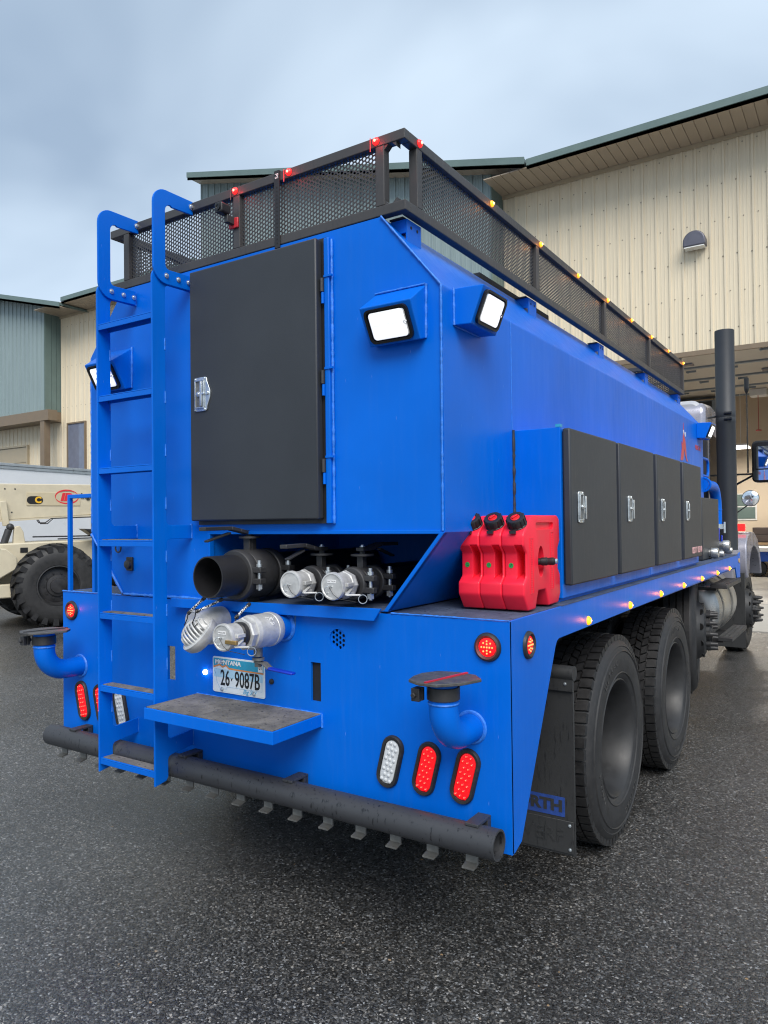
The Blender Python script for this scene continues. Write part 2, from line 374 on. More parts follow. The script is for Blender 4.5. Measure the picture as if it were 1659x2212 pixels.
def text(body, name, mat, loc, size, M, parent, ext=.0006, align='CENTER', sx=1., shear=0., bold=0., rot=0.):
    cu = bpy.data.curves.new(name, 'FONT'); cu.body = body; cu.size = size; cu.extrude = ext; cu.align_x = align; cu.align_y = 'CENTER'; cu.shear = shear; cu.offset = bold
    cu.resolution_u = 3
    t = bpy.data.objects.new(name, cu); COL.objects.link(t)
    dg = bpy.context.evaluated_depsgraph_get(); me = bpy.data.meshes.new_from_object(t.evaluated_get(dg)); bpy.data.objects.remove(t)
    me.materials.clear(); me.materials.append(MATS[mat])
    return inst(name, me, Matrix.Translation(loc) @ M @ Matrix.Rotation(rot, 4, 'Z') @ Matrix.Diagonal((sx, 1, 1, 1)), parent)
def arc(cx, cy, r, a0, a1, n=6): return [(cx + r * math.cos(math.radians(a0 + (a1 - a0) * i / n)), cy + r * math.sin(math.radians(a0 + (a1 - a0) * i / n))) for i in range(n + 1)]
def rrect(x0, x1, y0, y1, r, n=4):
    return arc(x1 - r, y1 - r, r, 0, 90, n) + arc(x0 + r, y1 - r, r, 90, 180, n) + arc(x0 + r, y0 + r, r, 180, 270, n) + arc(x1 - r, y0 + r, r, 270, 360, n)
def bead(path, r=.004, step=.012, name='weld_bead', parent=None, mat='blue_weld'):
    pts = []; P = [Vector(p) for p in path]
    for a, b in zip(P, P[1:]):
        k = max(2, int((b - a).length / step)); pts += [a.lerp(b, i / k) for i in range(k)]
    pts.append(P[-1])
    return B().tube(pts, [r * random.uniform(.7, 1.3) for _ in pts], 6).build(name, mat, parent, sm=60)
def perf(u0, u1, v0, v1, T, pitch, r, name, mat, parent, seg=12, depth=None, keep=None):
    # perforated sheet: one cell of a staggered grid for every hole; T maps (u, v, w) to space
    vs = []; fs = []; cs = pitch * math.sqrt(3) / 2; nu = int((u1 - u0) / cs) + 2; nv = int((v1 - v0) / pitch) + 2
    cl = lambda a, lo, hi: lo if a < lo else hi if a > hi else a
    uq = lambda a: cl(a, u0, u1); vq = lambda a: cl(a, v0, v1)
    for i in range(nu):
        for j in range(nv):
            cu = u0 + i * cs; cv = v0 + (j + (.5 if i % 2 else 0)) * pitch
            solid = keep is not None and not keep(cu, cv)
            o = len(vs); outer = []; inner = []
            for k in range(seg):
                a = 2 * PI * k / seg
                if seg == 12: R = pitch / math.sqrt(3) if k % 2 == 0 else pitch / 2
                else: R = pitch / math.sqrt(3)
                outer.append((uq(cu + R * math.cos(a)), vq(cv + R * math.sin(a)))); inner.append((uq(cu + r * math.cos(a)), vq(cv + r * math.sin(a))))
            if solid:
                vs += [T(p[0], p[1], 0) for p in outer]; fs.append(tuple(range(o, o + seg))); continue
            vs += [T(p[0], p[1], 0) for p in outer] + [T(p[0], p[1], 0) for p in inner]
            fs += [(o + k, o + (k + 1) % seg, o + seg + (k + 1) % seg, o + seg + k) for k in range(seg)]
            if depth:
                vs += [T(p[0], p[1], depth) for p in inner]
                fs += [(o + seg + k, o + seg + (k + 1) % seg, o + 2 * seg + (k + 1) % seg, o + 2 * seg + k) for k in range(seg)]
    me = bpy.data.meshes.new(name); me.from_pydata(vs, [], fs); me.materials.append(MATS[mat]); me.update()
    o = bpy.data.objects.new(name, me); COL.objects.link(o); return attach(o, parent)

# ---------------------------------------------------------------- ground
gr = B().add([(-150, -120, 0), (150, -120, 0), (150, 160, 0), (-150, 160, 0)], [(0, 1, 2, 3)]).build('asphalt_ground', 'asphalt', sm=0, fix=False)
tag(gr, 'dark wet asphalt yard with pale stone specks', 'asphalt', kind='structure')
ap = B()
for i in range(4): ap.box(-7.5 + i * 3.4, -7.5 + i * 3.4 + 3.385, 9.30, 12.98, -.1, .012)
tag(ap.build('concrete_apron', 'concrete', sm=0), 'pale concrete apron slab before the open bay', 'concrete', kind='structure')
tag(B().box(-9.9, 5.9, 13.0, 24, -.1, .016).build('shop_floor', 'shop_concrete', sm=0), 'smooth concrete floor inside the open bay', 'floor', kind='structure')

# ---------------------------------------------------------------- workshop building (wall parallel to the truck's rear face)
WY = 13.0
bld = empty('workshop_building', (-10, WY, 0), 'beige ribbed metal workshop with teal gabled bays and an open bay door', 'building')
def ribs(x0, w, y, pitch=.25):
    p = []; n = max(1, round(w / pitch)); q = w / n
    for i in range(n):
        b = x0 + i * q
        p += [(b, y), (b + .02, y), (b + .029, y - .026), (b + .061, y - .026), (b + .07, y), (b + .118, y), (b + .123, y - .005), (b + .137, y - .005), (b + .142, y), (b + .184, y), (b + .189, y - .005), (b + .203, y - .005), (b + .208, y)]
    return p + [(x0 + w - .002, y)]
def wall_panel(x0, w, zb, zt, y, mat, slope=0., screws=True):
    pr = ribs(x0, w, y); pr = pr + [(x0 + w - .002, y + .02), (x0, y + .02)]
    b = B(); n = len(pr)
    b.add([(px, py, zb) for px, py in pr] + [(px, py, zt + slope * (px - x0)) for px, py in pr],
          [tuple(range(n))[::-1], tuple(range(n, 2 * n))] + [(i, (i + 1) % n, n + (i + 1) % n, n + i) for i in range(n)])
    o = b.build('wall_panel', mat, bld, sm=0)
    if screws:
        s = B(); k = 0; z = zb + .35 if zb > 1 else zb + 2.2
        while z < zt - .15:
            for i in range(max(1, round(w / .25))):
                s.lathe([(.014, 0), (.012, -.009), (.0, -.012)], (x0 + i * .25 + .008 + .12 * (k % 2), y - .001, z + .02 * ((i + k) % 2)), 'y', 6)
            z += .70; k += 1
        s.build('panel_screws', 'screw_grey', o, sm=0)
    return o
for i in range(9):                                   # above and beside the bay
    x = -5.72 + i
    wall_panel(x, 1., 4.86 if -4.0 < x < 1.1 else 0., 8.90, WY, 'beige_metal')
for i in range(8): wall_panel(-22.35 + i, 1., 0., 8.90, WY, 'beige_metal')
for i in range(5): wall_panel(-27.36 + i, 1., 0., 5.22, WY, 'beige_metal', screws=False)
B().box(-30, -5.73, WY + .03, WY + .25, 0, 8.88).build('wall_core', 'beige_trim', bld, sm=0)
B().box(-5.72, -3.74, WY + .03, WY + .25, 0, 8.88).build('wall_core', 'beige_trim', bld, sm=0)
B().box(-3.74, 1.3, WY + .03, WY + .25, 4.9, 8.88).build('wall_core', 'beige_trim', bld, sm=0)
B().box(1.3, 6.0, WY + .03, WY + .25, 0, 8.88).build('wall_core', 'beige_trim', bld, sm=0)
B().box(-3.9, 1.4, WY - .05, WY + .02, 4.77, 4.862).box(-3.9, -3.74, WY - .05, WY + .02, .02, 4.765).box(1.28, 1.4, WY - .05, WY + .02, .02, 4.765).build('door_frame', 'brown_trim', bld, sm=0)
B().box(-5.72, 3.3, WY - .055, WY - .03, 8.80, 8.878).build('eave_trim', 'beige_trim', bld, sm=0)
B().box(-22.35, -14.6, WY - .055, WY - .03, 8.80, 8.878).build('eave_trim', 'beige_trim', bld, sm=0)
# soffit boards, one by one
sb = B().box(0, .186, 12.0, WY + .02, 8.880, 8.90).box(.186, .2, 12.0, WY + .02, 8.897, 8.901).mesh('soffit_board', 'soffit_tan', 0)
for i in range(44): inst('soffit_board', sb, (-5.72 + .2 * i, 0, 0), bld)
for i in range(39): inst('soffit_board', sb, (-22.35 + .2 * i, 0, 0), bld)
def fascia(x0, x1, z0, z1, yf, h, name='roof_fascia', back=1.2):
    b = B()
    # sloped box: bottom strip set back, upper face proud
    for (ya, yb, lo, hi) in ((yf, yf + back, .07, h), (yf + .03, yf + back, 0, .068)):
        b.add([(x0, ya, z0 + lo), (x1, ya, z1 + lo), (x1, yb, z1 + lo), (x0, yb, z0 + lo), (x0, ya, z0 + hi), (x1, ya, z1 + hi), (x1, yb, z1 + hi), (x0, yb, z0 + hi)],
              [(0, 3, 2, 1), (4, 5, 6, 7), (0, 1, 5, 4), (1, 2, 6, 5), (2, 3, 7, 6), (3, 0, 4, 7)])
    return b.build(name, 'teal_trim', bld, sm=0)
fascia(-4.74, 3.4, 8.845, 8.905, 11.97, .205, back=.03)
fascia(-20.8, -14.6, 8.845, 8.845, 11.97, .205, back=.03)
B().box(-4.7, 3.4, 12.01, 24, 8.93, 9.04).build('roof', 'teal_trim', bld, sm=0)
B().box(-20.7, -14.6, 12.01, 24, 8.93, 9.03).build('roof', 'teal_trim', bld, sm=0)
# gabled teal bays
def bay(xr, zr, xl, zl, wall_l, wall_r, yf=12.40, zbot=0.):
    sl = (zl - zr) / (xl - xr)
    fascia(xl, xr, zl, zr, 11.9, .215, back=.03)
    b = B()
    b.add([(xl, 11.935, zl + .12), (xr, 11.935, zr + .12), (xr, 13.6, zr + .12), (xl, 13.6, zl + .12), (xl, 11.935, zl + .19), (xr, 11.935, zr + .19), (xr, 13.6, zr + .19), (xl, 13.6, zl + .19)],
          [(0, 3, 2, 1), (4, 5, 6, 7), (0, 1, 5, 4), (1, 2, 6, 5), (2, 3, 7, 6), (3, 0, 4, 7)])
    b.build('roof', 'teal_trim', bld, sm=0)
    # soffit boards under the overhang
    q = xl
    while q < xr - .1:
        e = min(q + .292, xr)
        zz = lambda t: zr + sl * (t - xr) + .07
        B().add([(q, 11.935, zz(q)), (e, 11.935, zz(e)), (e, 12.42, zz(e)), (q, 12.42, zz(q)), (q, 11.935, zz(q) + .02), (e, 11.935, zz(e) + .02), (e, 12.42, zz(e) + .02), (q, 12.42, zz(q) + .02)],
                [(0, 3, 2, 1), (4, 5, 6, 7), (0, 1, 5, 4), (1, 2, 6, 5), (2, 3, 7, 6), (3, 0, 4, 7)]).build('soffit_board', 'soffit_tan', bld, sm=0)
        q += .3
    x = wall_r - 1.
    while x >= wall_l - 1.01:
        zt = zr + sl * (x - xr) + .07
        wall_panel(x, 1., zbot, zt, yf, 'teal_metal', sl, screws=False); x -= 1.
    # side cheek of the bay
    B().box(wall_r - .002, wall_r + .03, yf - .03, yf + .06, zbot, zr + sl * (wall_r - xr) + .06).build('corner_trim', 'teal_trim', bld, sm=0)
    for k in range(3): B().box(wall_r, wall_r + .022, yf + .062 + k * .182, yf + .062 + k * .182 + .17, zbot, zr + sl * (wall_r - xr) + .06).build('side_panel', 'teal_trim', bld, sm=0)
    B().add([(wall_l, yf + .03, zbot), (wall_r - .01, yf + .03, zbot), (wall_r - .01, WY, zbot), (wall_l, WY, zbot)] + [(wall_l, yf + .03, zr + sl * (wall_l - xr)), (wall_r - .01, yf + .03, zr + sl * (wall_r - xr)), (wall_r - .01, WY, zr + sl * (wall_r - xr)), (wall_l, WY, zr + sl * (wall_l - xr))],
            [(0, 3, 2, 1), (4, 5, 6, 7), (0, 1, 5, 4), (1, 2, 6, 5), (2, 3, 7, 6), (3, 0, 4, 7)]).build('bay_core', 'teal_trim', bld, sm=0)
bay(-4.76, 8.86, -14.76, 11.25, -14.5, -5.74)
bay(-20.78, 8.66, -27.5, 10.36, -27.3, -22.37, zbot=5.56)
B().box(-28, -22.0, 12.28, 12.62, 5.20, 5.555).box(-28, -22.33, 12.62, 12.98, 5.22, 5.55).build('brown_band', 'brown_trim', bld, sm=0)
B().box(-22.5, -22.26, 12.30, 12.52, 0, 5.198).build('post', 'brown_trim', bld, sm=0)
wf = B().box(-21.95, -21.9, 12.93, WY + .01, 3.3, 5.15).box(-20.98, -20.93, 12.93, WY + .01, 3.3, 5.15).box(-21.898, -20.982, 12.93, WY + .01, 5.10, 5.15).box(-21.898, -20.982, 12.93, WY + .01, 3.3, 3.36)
w1 = B().box(-21.898, -20.982, 12.955, 12.965, 3.362, 5.098).build('window', 'glass_window', bld, sm=0); wf.build('window_frame', 'brown_trim', w1, sm=0)
gd = B()
for k in range(8): gd.box(-27.3, -24.35, 12.94, 12.965, .02 + k * .56, .02 + k * .56 + .545)
gd = gd.build('roll_door', 'beige_trim', bld, sm=0)
B().box(-24.345, -24.27, 12.90, WY - .03, 0, 4.56).box(-27.4, -24.35, 12.90, WY - .03, 4.5, 4.56).build('door_frame', 'beige_trim', gd, sm=0)
B().box(-19.55, -19.47, 12.90, WY - .03, 0, 5.1).box(-19.46, -17, 12.92, WY - .03, 5.02, 5.1).build('door_frame', 'brown_trim', bld, sm=0)
B().box(-19.46, -17, 12.94, 12.965, .02, 5.0).build('roll_door', 'brown_trim', bld, sm=0)
# shop interior
B().box(-10, 6, 22.0, 22.2, 0, 6.4).build('interior_wall', 'interior_wall', bld, sm=0)
B().box(-10.2, -10, 13.3, 22.2, 0, 6.4).build('interior_wall', 'interior_wall', bld, sm=0)
B().box(6, 6.2, 13.3, 22.2, 0, 6.4).build('interior_wall', 'interior_wall', bld, sm=0)
B().box(-10.2, 6.2, 13.3, 22.2, 6.4, 6.6).build('interior_ceiling', 'interior_wall', bld, sm=0)
sec = B().box(-3.7, 1.25, 0, 1.44, 0, .045).mesh('door_section', 'interior_door', 0)
stt = B().box(-3.7, 1.25, 0, .11, -.035, .05).mesh('door_strut', 'interior_strut', 0)
dh = []
for k in range(4):
    o = inst('door_section', sec, (0, 13.45 + k * 1.57, 4.93 + .01 * k), bld)
    inst('door_strut', stt, (0, 13.45 + k * 1.57 + 1.45, 4.93 + .01 * k), o)
    h = B()
    for x in (-3.1, -2.35, -1.5, -.7, .2): h.box(x, x + .2, 13.8 + k * 1.57, 13.84 + k * 1.57, 4.89 + .01 * k, 4.93 + .01 * k).box(x, x + .03, 13.76 + k * 1.57, 13.88 + k * 1.57, 4.885 + .01 * k, 4.925 + .01 * k)
    h.build('hinge', 'interior_strut', o, sm=0)
for k, x in ((1, -3.0), (2, -.9)):
    B().box(x, x + .95, 14.4 + (k - 1) * 1.57, 14.62 + (k - 1) * 1.57, 4.90, 4.93).build('door_window', 'glass_window', bld, sm=0)
iw = B().box(-2.35, -1.72, 21.97, 22.0, 1.55, 2.35).build('window', 'white_paint', bld, sm=0)
for k in range(2): B().box(-2.31, -1.76, 21.955, 21.968, 1.6 + k * .38, 1.94 + k * .38).build('pane', 'teal_trim', iw, sm=0)

# wall pack lamp on the beige wall
wl = empty('wall_lamp', (-1.68, WY - .03, 6.83), 'half-round grey wall lamp mounted high on the beige wall', 'wall lamp')
B().prism([(-1.885, 6.835), (-1.475, 6.835)] + arc(-1.68, 6.93, .205, 0, 180, 14), 'y', WY - .26, WY - .031).build('housing', 'lamp_bronze', wl, bevel=.025, sm=45)
B().box(-1.86, -1.50, WY - .25, WY - .06, 6.815, 6.834).build('diffuser', 'lamp_diffuser', wl, sm=0)

# things inside the shop
hl = empty('hanging_lamp', (-1.85, 19.4, 3.55), 'lit white shop lamp hanging inside the open bay', 'lamp')
B().box(-2.0, -1.62, 19.2, 19.9, 3.50, 3.53).build('tube_panel', 'interior_lamp', hl, sm=0)
B().box(-2.02, -1.60, 19.18, 19.92, 3.535, 3.58).tube([(-1.8, 19.5, 3.58), (-1.8, 19.5, 6.4)], .008, 6).build('housing', 'white_paint', hl, sm=0)
ld = bpy.data.lights.new('lamp_light', 'AREA'); ld.energy = 70; ld.size = .7; ld.color = (1, .93, .82)
lo = bpy.data.objects.new('lamp_light', ld); COL.objects.link(lo); lo.location = (-1.81, 19.55, 3.485); attach(lo, hl)
ht = empty('unit_heater', (-2.9, 19.6, 4.6), 'square grey unit heater hung below the shop ceiling', 'heater')
B().box(-3.5, -2.35, 19.2, 20.4, 4.45, 4.82).build('case', 'interior_strut', ht, bevel=.02)
B().box(-3.4, -2.45, 19.17, 19.198, 4.62, 4.78).build('grille', 'black_iron', ht, sm=0)
B().tube([(-3.3, 19.8, 4.8), (-3.3, 19.8, 6.4)], .01, 6).tube([(-2.5, 19.8, 4.8), (-2.5, 19.8, 6.4)], .01, 6).build('hanger', 'interior_strut', ht)
op = empty('door_opener', (-1.3, 19, 4.9), 'small door opener motor with a red pull cord', 'opener')
B().box(-1.5, -1.1, 18.9, 19.3, 4.78, 4.95).build('case', 'white_paint', op, bevel=.01)
B().box(-1.45, -1.15, 18.95, 19.25, 4.955, 5.15).build('bracket', 'black_iron', op, sm=0)
B().tube([(-1.3, 18.92, 4.78), (-1.3, 18.92, 3.9)], .008, 6).cyl((-1.3, 18.92, 3.86), .07, 0, .03, 'z', 10).build('pull_cord', 'red_bracket', op)
tr = empty('flatbed_cart', (-.6, 20, 0), 'low blue flatbed cart with a white edge inside the shop', 'cart')
B().box(-1.9, 2.5, 19.9, 21.2, .44, .70).build('side_rail', 'trailer_blue', tr, bevel=.01)
B().box(-1.92, 2.52, 19.88, 21.22, .705, .82).build('deck', 'white_paint', tr, bevel=.01)
for x in (-1.5, 2.0): B().lathe([(.05, -.08), (.2, -.08), (.22, 0), (.2, .08), (.05, .08)], (x, 20.2, .235), 'y', 18).build('wheel', 'rubber', tr)
tb = empty('workbench', (-.6, 21.4, 0), 'long wooden workbench against the shop wall', 'workbench')
B().box(-1.9, 2.5, 21.3, 21.95, .84, .91).build('top', 'bench_wood', tb, sm=0)
for x in (-1.8, .3, 2.4): B().box(x - .05, x + .05, 21.35, 21.45, .017, .838).build('leg', 'bench_wood', tb, sm=0)
tc_ = empty('tool_chest', (-1.5, 21.5, .912), 'dark brown tool chest on the workbench', 'tool chest')
B().box(-1.78, -1.32, 21.4, 21.8, .914, 1.34).build('case', 'chest_brown', tc_, bevel=.01)
for k in range(2): B().box(-1.75, -1.35, 21.385, 21.398, .95 + k * .2, 1.11 + k * .2).build('drawer', 'chest_brown', tc_, bevel=.004)

# ================================================================ the blue tank truck
T = empty('tank_truck', (-1.247, 3.5, 0), 'bright blue tank truck with rear ladder, black doors and mesh roof rack', 'truck')
XL, CX = -2.494, -1.247
# ---- tank shell: octagonal section, open pump recess at the lower rear
top = [(-.24, 1.564), (-.24, 2.444), (-.494, 2.745), (-2.0, 2.745), (-2.254, 2.444), (-2.254, 1.564)]
low = [(-2.01, 1.27), (-.484, 1.27)]
tk = B(); sec_ = top + low; n = len(sec_)
tk.add([(x, 0, z) for x, z in sec_] + [(x, 4.95, z) for x, z in sec_], [(i, (i + 1) % n, n + (i + 1) % n, n + i) for i in range(n)] + [tuple(range(n, 2 * n))])
tk.add([(x, 0, z) for x, z in top], [(0, 1, 2, 3, 4, 5)])
tk.add([(-2.254, 0, 1.564), (-1.415, 0, 1.564), (-1.415, 0, 1.27), (-2.01, 0, 1.27)], [(0, 1, 2, 3)])
tank = tk.build('tank', 'blue_paint', T, sm=0, bevel=.006)
rc = B()    # recess lining (left wall, ceiling, right sloping plate, back)
rc.add([(-1.415, .002, 1.27), (-1.415, .002, 1.56), (-1.415, .95, 1.56), (-1.415, .95, 1.27), (-.262, .002, 1.56), (-.262, .95, 1.56), (-.503, .002, 1.27), (-.503, .95, 1.27)],
       [(0, 1, 2, 3), (1, 4, 5, 2), (4, 6, 7, 5), (3, 2, 5, 7)])
rc.build('recess_lining', 'blue_paint_worn', T, sm=0, fix=False)
# plate edges that frame the opening
B().prism([(-.24, 1.564), (-.484, 1.27), (-.503, 1.27), (-.259, 1.564)], 'y', -.006, .02).box(-1.425, -1.409, -.006, .02, 1.285, 1.564).box(-1.409, -.259, -.006, .012, 1.558, 1.572).build('opening_flange', 'blue_paint', T, sm=0, bevel=.002)
for x, r in ((-.72, .10), (-.52, .07)): B().cyl((x, .94, 1.42), r, -.01, .008, 'y', 20).build('recess_port', 'underbody', T)
bead([(-.247, -.004, 1.57), (-.243, -.004, 2.444), (-.494, -.004, 2.745)], .0045, parent=tank)
bead([(-2.01, -.004, 1.275), (-2.25, -.004, 1.56)], .007, parent=tank)
bead([(-2.0, -.005, 1.272), (-1.42, -.005, 1.272)], .007, parent=tank)
bead([(-.24, .6, 1.99), (-.24, .6, 2.444)], .0022, parent=tank)
bead([(-2.252, .002, 1.57), (-2.252, .002, 2.44)], .005, parent=tank)
B().box(-.60, -.50, .85, 1.75, 2.747, 2.775).build('walkway_edge', 'rack_black', T, sm=0)
# emblem and painted lettering on the right side
B().prism([(3.965, 2.075), (3.985, 2.11), (4.02, 2.17), (4.01, 2.23), (4.05, 2.21), (4.07, 2.27), (4.085, 2.30), (4.09, 2.39), (4.105, 2.33), (4.11, 2.28), (4.15, 2.26), (4.17, 2.22), (4.19, 2.15), (4.20, 2.11), (4.255, 2.078), (4.19, 2.085), (4.14, 2.13), (4.11, 2.18), (4.09, 2.12), (4.05, 2.08)], 'x', -.2395, -.2375).build('flame_emblem', 'emblem_red', T, sm=0)
B().prism([(4.075, 2.325), (4.10, 2.335), (4.115, 2.30), (4.10, 2.285)], 'x', -.2395, -.2368).prism([(4.14, 2.31), (4.16, 2.32), (4.175, 2.29), (4.155, 2.28)], 'x', -.2395, -.2368).build('emblem_mark', 'print_white', T, sm=0)
text('4500 GAL', 'tank_lettering', 'emblem_red', (-.2385, 4.70, 2.228), .062, SIDE, T)

# ---- deck, rear panel and side skirts
dk = B().box(XL + .012, -.012, .014, 5.33, 1.225, 1.265).build('deck', 'deck_top', T, sm=0)
rp = B().box(XL, 0, -.002, .010, .487, 1.262).build('rear_panel', 'blue_paint', T, sm=0)
cut(rp, [B().box(-.852, -.802, -.05, .05, .897, 1.051), B().box(-1.692, -1.642, -.05, .05, .893, 1.047), B().cyl((-.717, 0, 1.151), .0395, -.05, .05, 'y', 32),
         B().prism([(-1.60, .44), (-1.50, .44), (-1.52, .53), (-1.58, .53)], 'y', -.05, .05)])
perf(-.757, -.677, 1.110, 1.192, lambda u, v, w: (u, .003 + w, v), .0185, .0068, 'vent_mesh', 'blue_paint', T, depth=.004, keep=lambda a, c: math.hypot(a + .717, c - 1.151) < .037)
B().box(-.76, -.674, .03, .034, 1.108, 1.194).build('vent_dark_back', 'underbody', T, sm=0)  # black sheet standing for the dark void behind the vent mesh
B().box(-.9, -.76, .012, .2, .86, 1.09).build('slot_dark_block', 'underbody', T, sm=0)  # black block added behind the right slot so the opening looks dark
sk = [(.0, .487), (.022, .487), (.079, .505), (.43, 1.118), (.447, 1.137), (.47, 1.144), (5.05, 1.160), (5.13, 1.06), (5.33, 1.05), (5.345, 1.285), (5.2, 1.265), (.0, 1.265)]
B().prism(sk, 'x', -.010, .0).build('side_skirt', 'blue_paint', T, sm=0, bevel=.002)
B().prism(sk, 'x', XL + .0, XL + .010).build('side_skirt', 'blue_paint', T, sm=0, bevel=.002)
B().box(-.1, -.011, .46, 5.3, 1.143, 1.15).build('skirt_lip', 'blue_paint_worn', T, sm=0)
bead([(XL, -.002, 1.266), (-2.02, -.002, 1.266)], .004, parent=dk); bead([(-.47, -.002, 1.266), (0, -.002, 1.266)], .003, parent=dk)
# tray under the pump recess with a lip that hangs past the deck
B().box(-1.60, -.52, -.035, .93, 1.262, 1.272).build('pump_tray', 'deck_top', T, sm=0)
B().prism([(-1.62, 1.272), (-.487, 1.285), (-.52, 1.238), (-1.62, 1.232)], 'y', -.045, -.036).build('tray_lip', 'blue_paint', T, sm=0, bevel=.002)

# ---- chassis, axles
ch = B()
for x in (-.82, -1.67): ch.box(x - .04, x + .04, .35, 8.6, .74, 1.02)
for y in (.6, 2.1, 3.5, 5.2, 6.6): ch.box(-1.63, -.86, y, y + .15, .78, .98)
ch.box(-2.3, -.15, .3, 5.3, 1.16, 1.222)
ch.build('chassis_frame', 'underbody', T, sm=0)
for y in (1.46, 2.76): B().tube([(-2.2, y, .51), (-.3, y, .51)], .07, 12).ball((CX, y, .53), .2, 12, 8).build('axle', 'underbody', T)
for y, z in ((4.2, .69), (7.68, .51)): B().tube([(-2.2, y, z), (-.3, y, z)], .06, 10).build('axle', 'underbody', T)

# ---- wheels
def tyre_mesh(R=.515, rim=.287, wd=.28, rows=5, nb=58, ribs=False):
    b = B(); R0 = R - .016
    prof = [(rim - .004, -.030), (rim + .014, -.012), (rim + .045, -.003), (.40, 0), (.44, -.005), (.452, -.010), (.456, -.007), (.472, -.016), (R0 - .006, -.034), (R0, -.05)]
    prof = prof + [(r, -wd - h) for r, h in reversed(prof)]
    b.lathe(prof, (0, 0, 0), 'x', 72, caps=False)
    b.lathe([(.318, -.0065), (.323, -.0005), (.328, -.0045)], (0, 0, 0), 'x', 60, caps=False); b.lathe([(.425, -.0045), (.43, .0015), (.436, -.006)], (0, 0, 0), 'x', 60, caps=False)
    blk = B()
    def block(a0, a1, x0, x1, r0, r1, sh=0.):
        p = []
        for r in (r0, r1):
            for a, x in ((a0, x0), (a1, x0), (a1 + sh, x1), (a0 + sh, x1)): p.append((x, r * math.cos(a), r * math.sin(a)))
        blk.add(p, [(0, 3, 2, 1), (4, 5, 6, 7), (0, 1, 5, 4), (1, 2, 6, 5), (2, 3, 7, 6), (3, 0, 4, 7)])
    st = 2 * PI / nb
    if ribs:
        for i in range(72):
            for x0, x1 in ((-.045, -.085), (-.097, -.135), (-.147, -.185), (-.197, -.235)): block(i * 2 * PI / 72, (i + 1.0) * 2 * PI / 72, x0, x1, R0 - .004, R)
    else:
        for i in range(nb):
            a = i * st
            block(a, a + st * .78, -.024, -.078, R0 - .024, R - .003, .01); block(a + .3 * st, a + st * 1.1, -.202, -.256, R0 - .024, R - .003, -.01)
            block(a + .4 * st, a + st * 1.2, -.086, -.118, R0 - .004, R, .03); block(a + .1 * st, a + st * .9, -.126, -.156, R0 - .004, R, -.03); block(a + .5 * st, a + st * 1.3, -.164, -.194, R0 - .004, R, .03)
    return b.mesh('tyre', 'rubber', 30), blk.mesh('tread', 'rubber_tread', 0)
def ring_text(body, R, size, a0, step):
    b = B()
    for k, ch in enumerate(body):
        if ch == ' ': continue
        cu = bpy.data.curves.new('letter', 'FONT'); cu.body = ch; cu.size = size; cu.extrude = .0012; cu.align_x = 'CENTER'; cu.align_y = 'CENTER'; cu.resolution_u = 2
        t = bpy.data.objects.new('letter', cu); COL.objects.link(t); dg = bpy.context.evaluated_depsgraph_get(); me = bpy.data.meshes.new_from_object(t.evaluated_get(dg)); bpy.data.objects.remove(t)
        M = Matrix.Rotation(a0 - step * k, 4, 'X') @ Matrix.Translation((.0008, 0, R)) @ SIDE
        b.add([M @ v.co for v in me.vertices], [tuple(p.vertices) for p in me.polygons]); bpy.data.meshes.remove(me)
    return b
LETTER = ring_text('ULTRAC', .385, .045, .6, .105); LETTER.v += []
_l2 = ring_text('ULTRAC', .385, .045, .6 + PI, .105); LETTER.add(_l2.v, _l2.f)
_l3 = ring_text('11R22.5', .365, .028, .6 + PI / 2, .075); LETTER.add(_l3.v, _l3.f)
LETTER = LETTER.mesh('sidewall_lettering', 'rubber_dusty', 0, fix=False)
TYRE, TREAD = tyre_mesh(); TYRE_R, TREAD_R = tyre_mesh(ribs=True)
DISH = B().lathe([(.291, -.032), (.296, -.020), (.287, -.014), (.280, -.022), (.272, -.05), (.262, -.075), (.257, -.16), (.255, -.215), (.235, -.235), (.2, -.24), (.15, -.243), (.148, -.21), (.11, -.205), (.1, -.20), (0, -.20)], (0, 0, 0), 'x', 48, caps=False).mesh('rim', 'rim_dark', 30)
FLAT = B().lathe([(.291, -.032), (.298, -.018), (.288, -.010), (.280, -.018), (.268, -.05), (.262, -.07), (.255, -.055), (.235, .0), (.205, .05), (.18, .063), (.125, .066), (.12, .09), (.105, .095), (.1, .11), (0, .113)], (0, 0, 0), 'x', 48, caps=False).mesh('rim', 'rim_dark', 30)
nut = B()
nut.lathe([(.022, 0), (.022, .03), (.019, .032), (.0165, .05), (.012, .085), (0, .088)], (0, 0, 0), 'x', 12); NUT = nut.mesh('nut_cover', 'black_iron', 30)
HOLE = B().cyl((0, 0, 0), .026, -.004, .004, 'x', 14).mesh('hand_hole', 'underbody', 30)
